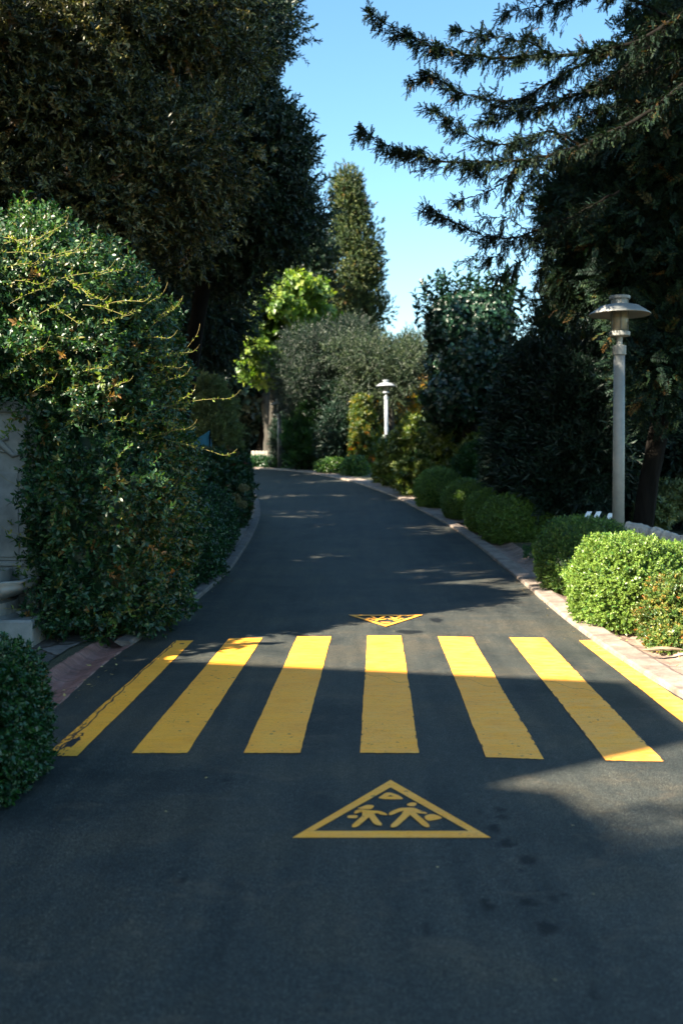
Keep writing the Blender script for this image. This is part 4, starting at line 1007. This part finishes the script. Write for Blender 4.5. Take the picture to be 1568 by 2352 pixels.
boughs = [  # (D, radius, points)
    (11.0, .055, [(1660, -20), (1568, 30), (1480, 92), (1409, 110), (1285, 129), (1136, 134), (1060, 122), (986, 109), (915, 75), (858, 38)], 1.0),
    (11.6, .030, [(1409, 114), (1350, 140), (1285, 174), (1210, 224), (1136, 234), (1060, 215), (986, 170), (945, 190)], .9),
    (11.2, .022, [(1285, 134), (1210, 95), (1150, 88), (1090, 80), (1050, 68)], .8),
    (10.6, .050, [(1680, 90), (1568, 194), (1484, 264), (1409, 299), (1334, 334), (1259, 358), (1185, 370), (1085, 374), (986, 368), (900, 342), (832, 303)], 1.0),
    (11.0, .022, [(1330, 335), (1280, 300), (1230, 310), (1150, 335), (1080, 318), (1040, 285), (990, 252)], .9),
    (11.4, .026, [(1500, 100), (1440, 150), (1380, 200), (1300, 225), (1230, 250), (1150, 260), (1100, 285)], .9),
    (10.8, .018, [(1190, 372), (1160, 420), (1110, 445), (1045, 462)], .6),
    (10.8, .014, [(1235, 362), (1205, 430), (1185, 470)], .45),
    (12.5, .026, [(1420, 440), (1310, 500), (1235, 524), (1185, 548), (1110, 543), (1036, 508), (982, 480)], .9),
    (12.5, .014, [(1185, 548), (1150, 580), (1120, 600), (1080, 595)], .6),
    (12.5, .014, [(1240, 525), (1210, 590), (1170, 620), (1135, 650)], .7),
    (12.6, .014, [(1300, 505), (1260, 580), (1235, 640)], .6),
    (12.4, .014, [(1210, 530), (1170, 500), (1120, 500)], .5),
    (11.5, .030, [(1568, 60), (1500, 20), (1420, -10), (1350, -30)], .8),
    (11.8, .022, [(1400, -30), (1320, 0), (1250, 12), (1165, 28)], .7),
    (11.3, .030, [(1620, 200), (1540, 215), (1450, 240), (1380, 245), (1320, 280)], .8),
    (11.6, .024, [(1600, 110), (1530, 150), (1460, 175), (1400, 180), (1340, 200)], .8),
    (11.9, .024, [(1600, -20), (1540, 60), (1500, 130), (1440, 160)], .8)]
for (D0, r0, pts, dens) in boughs:
    Pw = []
    for i, (px, py) in enumerate(pts): Pw.append(P(px, py, D0 + (len(pts) - i) * .02))
    Pw = np.array(Pw); n = 40
    s = np.r_[0, np.cumsum(np.linalg.norm(np.diff(Pw, axis=0), axis=1))]; u = np.linspace(0, s[-1], n)
    q = np.stack([np.interp(u, s, Pw[:, i]) for i in range(3)], 1)
    for _ in range(3): q[1:-1] = (q[:-2] + 2 * q[1:-1] + q[2:]) / 4
    q += rng.normal(size=q.shape) * .008
    b = MB(); b.tube(q, list(np.linspace(r0 * .62, .004, n)), 7); tw = b
    # side twigs with drooping needle sprays
    pos, dr = [], []; L_ = s[-1]
    ntw = int(L_ * 52 * dens)
    for i in range(ntw):
        uu = random.uniform(.0, 1) ** .9; k_ = min(n - 2, int(uu * (n - 1))); p0 = q[k_] + (q[k_ + 1] - q[k_]) * random.random(); ax = q[k_ + 1] - q[k_]; ax /= np.linalg.norm(ax)
        side = np.array([0, random.choice([-1, 1]) * random.uniform(.2, 1), random.uniform(-.55, .45)])
        ln = random.uniform(.10, .42) * (1.15 - .75 * uu); d = ax * .75 + side; d /= np.linalg.norm(d)
        m = 4; pp = [p0]
        for j in range(m):
            d = d + np.array([0, 0, -.12]) + rv() * .12; d /= np.linalg.norm(d); pp.append(pp[-1] + d * ln / m)
            for _ in range(3): pos.append(pp[-1] + rv() * .025); dr.append(d + rv() * .95 + np.array([0, 0, -.12]))
        tw.tube(pp, [.004, .0035, .003, .0025, .002], 4, cap=False)
    for i in range(int(L_ * 34 * dens)):
        k_ = random.randrange(n - 1); pos.append(q[k_]); dr.append((q[k_ + 1] - q[k_]) / np.linalg.norm(q[k_ + 1] - q[k_]) * .6 + rv() * .8 + np.array([0, 0, -.05]))
    pos.append(q[-1]); dr.append(q[-1] - q[-3])
    bo = tw.build('bough', M['bark_dark'], yt, smooth=True)
    scatter('needles', T_yew, np.array(pos), np.array(dr), rng.uniform(.55, 1.1, len(pos)), [M['yew'], M['bark_dark']], bo, rbase=.45, xhint=(0, 0, -1))

# speckles of sunlit leaves seen behind the trunk on the right
shrub('far_shrub', 'small pale sunlit shrub glimpsed low behind the yew trunk', 'shrub', [E(1535, 1150, 60, 40, 19.3, .5), E(1500, 1180, 40, 30, 18.6, .4)], 900, T_laurel, M['pale'], up=.3, sc=(.5, .9), corek=.6)

# ------------------------------------------------------------------ box balls along the right kerb
shrub('boxwood_ball', 'farthest box ball of the row, beside the laurel shrub', 'bush', [E(1008, 1128, 58, 54, 25.6, .64)], 5200, T_boxf, M['box'], group='clipped box balls along the right kerb', rbase=.85, sc=(.55, .85), lump=.02)
shrub('boxwood_ball', 'second farthest box ball, between two others of the row', 'bush', [E(1076, 1154, 63, 54, 22.9, .64)], 5600, T_boxf, M['box'], group='clipped box balls along the right kerb', rbase=.85, sc=(.55, .85), lump=.02)
shrub('boxwood_ball', 'third box ball, mostly hidden behind the round shaded one', 'bush', [E(1126, 1180, 60, 57, 20.6, .58)], 5600, T_boxf, M['box'], group='clipped box balls along the right kerb', rbase=.85, sc=(.55, .85), lump=.02)
shrub('boxwood_ball', 'wide shaded box ball nearest the empty gap in the row', 'bush', [E(1184, 1199, 87, 65, 18.8, .72)], 9500, T_boxf, M['box'], group='clipped box balls along the right kerb', rbase=.85, sc=(.5, .8), lump=.02)
shrub('boxwood_ball', 'shaded box bush right in front of the grey lamp post', 'bush', [E(1328, 1275, 97, 86, 12.9, .72, 2.3), E(1385, 1262, 72, 66, 12.9, .55), E(1296, 1300, 64, 74, 12.6, .45)], 9000, T_box, M['box'], group='clipped box balls along the right kerb', rbase=.55, sc=(.8, 1.25), lump=.05, corek=.9)
shrub('boxwood_ball', 'large brightly sunlit green box bush beside the crosswalk end', 'bush', [E(1430, 1350, 118, 118, 10.1, .68, 2.4), E(1540, 1358, 105, 106, 10.4, .68, 2.3)], 15000, T_boxn, M['box'], group='clipped box balls along the right kerb', rbase=.858, sc=(.8, 1.25), lump=.05, corek=.92, up=.3)
shrub('boxwood_ball', 'sunlit box bush with orange and yellow worn leaves at the right edge', 'bush', [E(1560, 1425, 92, 98, 9.2, .5, 2.2), E(1530, 1480, 42, 42, 8.7, .25)], 7000, T_boxn, M['box_worn'], group='clipped box balls along the right kerb', rbase=.5, rvar=.26, sc=(.75, 1.2), lump=.12, corek=.86, up=.2)
# little weeds and grass in the gap
gq = np.array([G(1200 + random.random() * 50, 1265 + random.random() * 30) for _ in range(130)]); gq[:, 2] += .05
tag(scatter('ground_cover', multi(twig, 4, .06, 7, .06, .012, 35, stem=False), gq, blend_dir(np.tile([0, 0, 1.0], (len(gq), 1)), .5, .4), rng.uniform(.5, 1.1, len(gq)), [M['fresh'], M['stem']], origin=tuple(gq.mean(0))), 'sparse low weeds on the soil in the gap between the box balls', kind='stuff')

# ------------------------------------------------------------------ street lamps
def street_lamp(px, py_top, D, H, R_hat, mat, label, lean=(.0, 0), simple=False, hatmat=None):
    top = P(px, py_top, D); z0 = float(gz(D)); H = top[2] - z0
    bx = top[0] - lean[0] * H; by = D - lean[1] * H
    t = thing('street_lamp', (bx, by, z0), label, 'street lamp', 'grey garden street lamps')
    k = R_hat / .385; o = (bx, by, z0)
    def L(prof, name, m, seg=36, sm=False, par=t):
        b = MB(); b.lathe(o, prof, seg, lean); return b.build(name, m, par, smooth=sm)
    r = .078 * k
    hp = H - .62 * k
    pole = L([(r, 0), (r * .94, hp * .5), (r * .88, hp - .0)], 'pole', mat, 28, True)
    L([(r * 1.08, hp - .12 * k), (r * 1.08, hp - .005), (r * .6, hp + .004 * k)], 'collar', mat, 28, par=pole)
    L([(r * .48, hp), (r * .48, hp + .12 * k)], 'neck', mat)
    L([(.05 * k, hp + .105 * k), (.128 * k, hp + .115 * k), (.132 * k, hp + .125 * k), (.132 * k, hp + .165 * k), (.126 * k, hp + .172 * k), (.04 * k, hp + .172 * k)], 'lower_ring', mat)
    L([(.095 * k, hp + .170 * k), (.095 * k, hp + .46 * k)], 'diffuser', M['lamp_cream'] if not simple else mat, 28, True)
    for a in np.linspace(.4, .4 + 2 * math.pi, 7)[:-1]:
        b = MB(); c = (bx + .112 * k * math.cos(a), by + .112 * k * math.sin(a))
        b.tube([(c[0] + lean[0] * z, c[1] + lean[1] * z, z0 + z) for z in (hp + .165 * k, hp + .59 * k)], .006 * k, 6)
        b.build('rod', M['lamp_rod'], t)
    zb = hp + .40 * k; R_ = R_hat
    L([(.10 * k, zb + .085 * k), (.2 * k, zb + .055 * k), (R_ * .8, zb + .02 * k), (R_ * .985, zb - .02 * k), (R_, zb - .016 * k), (R_ * .985, zb - .004 * k), (R_ * .82, zb + .04 * k), (.24 * k, zb + .09 * k), (.17 * k, zb + .108 * k), (.105 * k, zb + .118 * k)], 'hat', mat, 48, True)
    L([(.09 * k, zb + .10 * k), (.105 * k, zb + .104 * k), (.105 * k, zb + .185 * k), (.09 * k, zb + .186 * k)], 'vent_drum', mat)
    L([(.06 * k, zb + .178 * k), (.128 * k, zb + .18 * k), (.130 * k, zb + .188 * k), (.130 * k, zb + .215 * k), (.124 * k, H), (.03 * k, H + .002)], 'cap', mat)
    return t
street_lamp(1422, 680, 13.2, 0, .40, M['lamp'], 'tall grey street lamp with wide flat hat rising behind the right bushes', lean=(-.006, 0))
street_lamp(886, 873, 40.5, 0, .40, M['lamp_white'], 'pale far street lamp in the middle beside the laurel shrub', lean=(-.010, 0))
street_lamp(641, 917, 46.5, 0, .42, M['lamp_shaded'], 'dark street lamp in deep shade beyond the bend', lean=(0, 0))

# ------------------------------------------------------------------ plant labels, rock edge, small debris
for (px, py, lab) in [(1349, 1190, 'white slanted plant label plate, leftmost of the three'), (1371, 1190, 'narrow white slanted plant label plate between two others'), (1399, 1194, 'white slanted plant label plate closest to the lamp post')]:
    c = P(px, py - 7, 14.3); z0 = float(gz(14.3)); t = thing('plant_label', (c[0], 14.3, z0), lab, 'plant label', 'white plant labels near the lamp post')
    b = MB(); hw_ = .038; V = []
    A_ = [(-.060, 0, -.045), (.012, 0, -.045), (.070, .04, .05), (-.002, .04, .05)]
    for dy in (0, .006):
        for (x, y, z) in A_: V.append((c[0] + x, 14.3 + y + dy, c[2] + z))
    b.add(V, [(0, 1, 2, 3), (7, 6, 5, 4), (0, 4, 5, 1), (1, 5, 6, 2), (2, 6, 7, 3), (3, 7, 4, 0)]); b.build('plate', M['plate'], t)
    b = MB(); b.tube([(c[0] + .01, 14.33, z0), (c[0] + .005, 14.33, c[2])], .006, 6); b.build('stake', M['lamp_rod'], t)
b = MB(); pts = [P(1436, 1212, 13.9), P(1470, 1218, 13.8), P(1510, 1228, 13.6), P(1550, 1240, 13.4), P(1600, 1252, 13.2)]
b.tube([p + np.array([0, 0, -.02]) for p in np.array([np.array([np.interp(u, range(5), [p[i] for p in pts]) for i in range(3)]) for u in np.linspace(0, 4, 26)])], [.11 + random.uniform(-.015, .015) for _ in range(26)], 12, wob=.05)
for i in range(5):
    c = pts[i]; b.box(c[0] - .28, c[0] + .28, c[1] - .06, c[1] + .25, float(gz(13.6)), c[2] - .04, .03)
tag(b.build('rock_edge', M['rock'], origin=(float(pts[2][0]), 13.6, float(gz(13.6)))), 'long pale weathered rock edging behind the sunlit box bush', 'rock')
# strip of bark in the gutter
c = P(1520, 1508, 8.35); c[2] = .06
b = MB(); b.tube([c + np.array([x, -.05 * math.sin(x * 5), .02 * math.sin(x * 8 + 1)]) for x in np.linspace(-.16, .16, 9)], [.004, .014, .018, .02, .02, .018, .014, .01, .004], 6, wob=.2)
tag(b.build('dead_bark', M['woodchip'], origin=tuple(c)), 'dry brown strip of dead bark lying in the right gutter', 'bark strip')
def leaf_on(px, py, name, lab, grp, lift, s=None):
    p = G(px, py); s = s or random.uniform(.018, .034); a = random.uniform(0, 6.28)
    d = np.array([math.cos(a), math.sin(a), random.uniform(0, .25)]); V, T = leaf_geo(np.array([p[0], p[1], float(gz(p[1])) + lift]), d, np.array([0, 0, 1.0]) + rv() * .25, s * 1.5, s * .75, True, -.12)
    tag(mesh_obj(name, V, np.array(T), M['leaf_dry'], origin=(p[0], p[1], float(gz(p[1])) + lift)), lab, 'leaf', grp)
for (px, py) in [(212, 1542), (238, 1537), (268, 1534), (240, 1548), (150, 1616), (265, 1520), (152, 1600), (262, 1556), (130, 1560)]:
    leaf_on(px, py, 'fallen_leaf', 'small dry leaf lying in or beside the red left drain channel', 'fallen leaves by the left drain channel', .045 if px < 230 else .02)
for (px, py) in [(1296, 1408), (1312, 1466), (1425, 1483), (1437, 1488), (1265, 1345), (1430, 1470), (1540, 1545), (1560, 1530), (1228, 1300), (1245, 1318), (1290, 1330), (1310, 1345), (1215, 1330)]:
    leaf_on(px, py, 'fallen_leaf', 'small dry leaf lying along the right kerb or its gutter', 'fallen leaves along the right kerb', .06)
for (px, py) in [(366, 1465), (540, 1455), (548, 1416), (602, 1418), (630, 1422), (742, 1386), (1298, 1470), (1330, 1480), (1366, 2060), (1005, 1995), (1270, 2260), (385, 1868), (560, 1480), (1310, 1900), (855, 1445), (905, 1452), (690, 1640), (470, 1790), (1200, 1180 + 180), (985, 1330), (760, 1250), (1160, 1290)]:
    leaf_on(px, py, 'fallen_leaf', 'tiny pale leaf fragment lying on the asphalt', 'leaf fragments scattered on the road', .007, s=random.uniform(.010, .018))

def litter(name, label, pts):
    pts = np.array(pts); tl = []
    for _ in range(6):
        t = Tpl(); d = np.array([1, 0, random.uniform(-.1, .2)]); t.leaf((-.015, 0, .004), d, np.array([0, 0, 1.]) + rv() * .3, .034, .018, True, -.1); tl.append(t.done())
    nn = len(pts); z = np.tile([0., 0., 1.], (nn, 1)) + rng.normal(size=(nn, 3)) * .12
    tag(scatter(name, tl, pts, z, rng.uniform(.5, 1.2, nn), [M['litter'], M['stem']], origin=tuple(pts.mean(0)), rvar=.3), label, kind='stuff')
M['litter'] = leaf_mat('dry_litter_leaf', (.07, .045, .02), (.17, .11, .045), (.32, .25, .10), rough=.7, trans=.1)
def along(line, y0, y1, n, o0, o1, side, h):
    out = []
    for _ in range(n):
        y = random.uniform(y0, y1); x = resample_y(line, [y])[0]; o = o0 + (o1 - o0) * random.random() ** .7
        out.append((x + side * o, y, float(gz(y)) + h(o)))
    return out
litter('leaf_litter', 'scattered dry leaf litter in the right gutter and under the box bushes', along(RL, 6, 24, 620, .22, .95, 1, lambda o: .052 if o > .62 else .03) + along(RL, 6, 26, 110, -.16, .0, 1, lambda o: .006))
litter('leaf_litter', 'scattered dry leaf litter along the left kerb and red drain channel', along(LL, 6.2, 26, 420, .30, .8, -1, lambda o: .045) + along(LL, 6, 24, 150, -.2, .0, -1, lambda o: .006))
# ------------------------------------------------------------------ unseen blocks and trees added on the left to throw the shade
vl = thing('shade_building', (-15, 1, 0), 'slim plastered block added outside the picture on the left to cast the straight shadow', 'added building')  # added and unseen, shaped to give the straight shadow edge
fp = [(-24, 3.25), (-9.75, -.05), (-9.75, -1.6), (-24, 1.6)]
b = MB(); Hh = 9.9
b.add([(x, y, 0) for x, y in fp] + [(x, y, Hh) for x, y in fp], [(0, 1, 5, 4), (1, 2, 6, 5), (2, 3, 7, 6), (3, 0, 4, 7), (4, 5, 6, 7), (3, 2, 1, 0)]); b.build('wall', M['plaster'], vl)
b = MB(); b.add([(x, y + (.12 if i in (0, 3) else 0), Hh) for i, (x, y) in enumerate(fp)] + [(x, y, Hh + .3) for x, y in fp], [(0, 1, 5, 4), (1, 2, 6, 5), (2, 3, 7, 6), (3, 0, 4, 7), (4, 5, 6, 7), (3, 2, 1, 0)]); b.build('roof', M['roof'], vl)
for zf in (1.2, 4.4, 7.4):
    for i in range(4):
        xw = -22 + i * 3.1; yw = 3.25 + (xw + 24) * (-3.3 / 14.25); b = MB(); b.box(xw, xw + 1.1, yw - .3, yw + .06, zf, zf + 1.6, .02); b.build('window', M['window'], vl)
# second added block, its top edge shaped to bound the near light patch
gp = []
for (aa, hh) in [(3.95, 8.85), (3.55, 9.1), (3.1, 9.0), (2.2, 8.5), (-.8, 8.3)]:
    qx, qy = -.53 * aa - 7.65, .848 * aa - 4.77; gp.append((qx, qy, hh))
b = MB(); m = len(gp)
V = [(x, y, 0) for x, y, h in gp] + [(x, y, h) for x, y, h in gp] + [(x - 2.5, y - 1.5, 0) for x, y, h in gp] + [(x - 2.5, y - 1.5, h - 1.2) for x, y, h in gp]
Fs = []
for i in range(m - 1):
    Fs += [(i + 1, i, m + i, m + i + 1), (2 * m + i, 2 * m + i + 1, 3 * m + i + 1, 3 * m + i), (m + i, 3 * m + i, 3 * m + i + 1, m + i + 1)]
Fs += [(0, 2 * m, 3 * m, m), (m - 1, 2 * m - 1, 4 * m - 1, 3 * m - 1)]
b.add(V, Fs); b.build('shade_wall', M['plaster'], vl)
occ = [  # unseen tree crowns, placed by where their shade must fall
    ('added_shade_tree', 'wide tree added outside the picture, its crown dappling the near road', [W_(-9.0, -4.3, 9.6, 1.6, 1.2, 2.4), W_(-8.4, -5.2, 9.4, 2.2, 2.0, 2.6), W_(-7.6, -6.6, 9, 2, 2, 3)], (-9.5, -6), 15000),
    ('added_shade_tree', 'rounded small tree added outside the picture to shade the hedge foot and fountain', [W_(-6.3, 8.0, 2.8, 1.3, 1.4, 2.4), W_(-7.5, 8.6, 2.9, 1.5, 1.6, 2.6), W_(-5.9, 7.6, 2.6, 0.8, .7, 2.0)], (-6.6, 8.2), 9000),
    ('added_shade_tree', 'slender high tree added outside the picture to shade the right bushes and yew', [W_(-5.7, 8.6, 8.9, 1.7, 1.9, 1.7), W_(-5, 9.6, 16.2, 3.2, 3.2, 2.8), W_(-3.6, 8.6, 13.5, 2.4, 1.8, 2.2)], (-6.8, 9.4), 10000),
    ('added_shade_tree', 'tall dense tree added outside the picture to shade the middle of the road', [W_(-8.2, 13.4, 4.6, 2.0, 5.8, 4.2, 3), W_(-11.5, 9.5, 4, 2.4, 2.2, 3.2)], (-10, 10), 19000),
    ('added_shade_tree', 'very tall dense tree added outside the picture to shade the ivy and evergreens', [W_(-9, 19.5, 10.5, 3.4, 4, 6.5), W_(-9.5, 26, 9, 3, 4, 6), W_(-9, 16, 12.8, 2.5, 2.4, 3)], (-9, 20), 12000),
    ('added_shade_tree', 'tall tree added out of sight behind the evergreens to shade the bend', [W_(-11, 33, 8, 3.8, 4.5, 5.0), W_(-9.5, 39, 6.0, 2.8, 3.5, 4), W_(-10, 41, 7.5, 2.5, 2.8, 4.5)], (-10.5, 34), 9000)]
for (nm, lab, el, bs, n) in occ:
    tree(nm, lab, el, n, T_occ, M['oak_dark'], M['bark_dark'], bs, 60, 1.0, .8, .25, up=.1, lo=.2, nlimb=8, fill=.8)
print('vertices', sum(len(m.vertices) for m in bpy.data.meshes), 'faces', sum(len(m.polygons) for m in bpy.data.meshes))
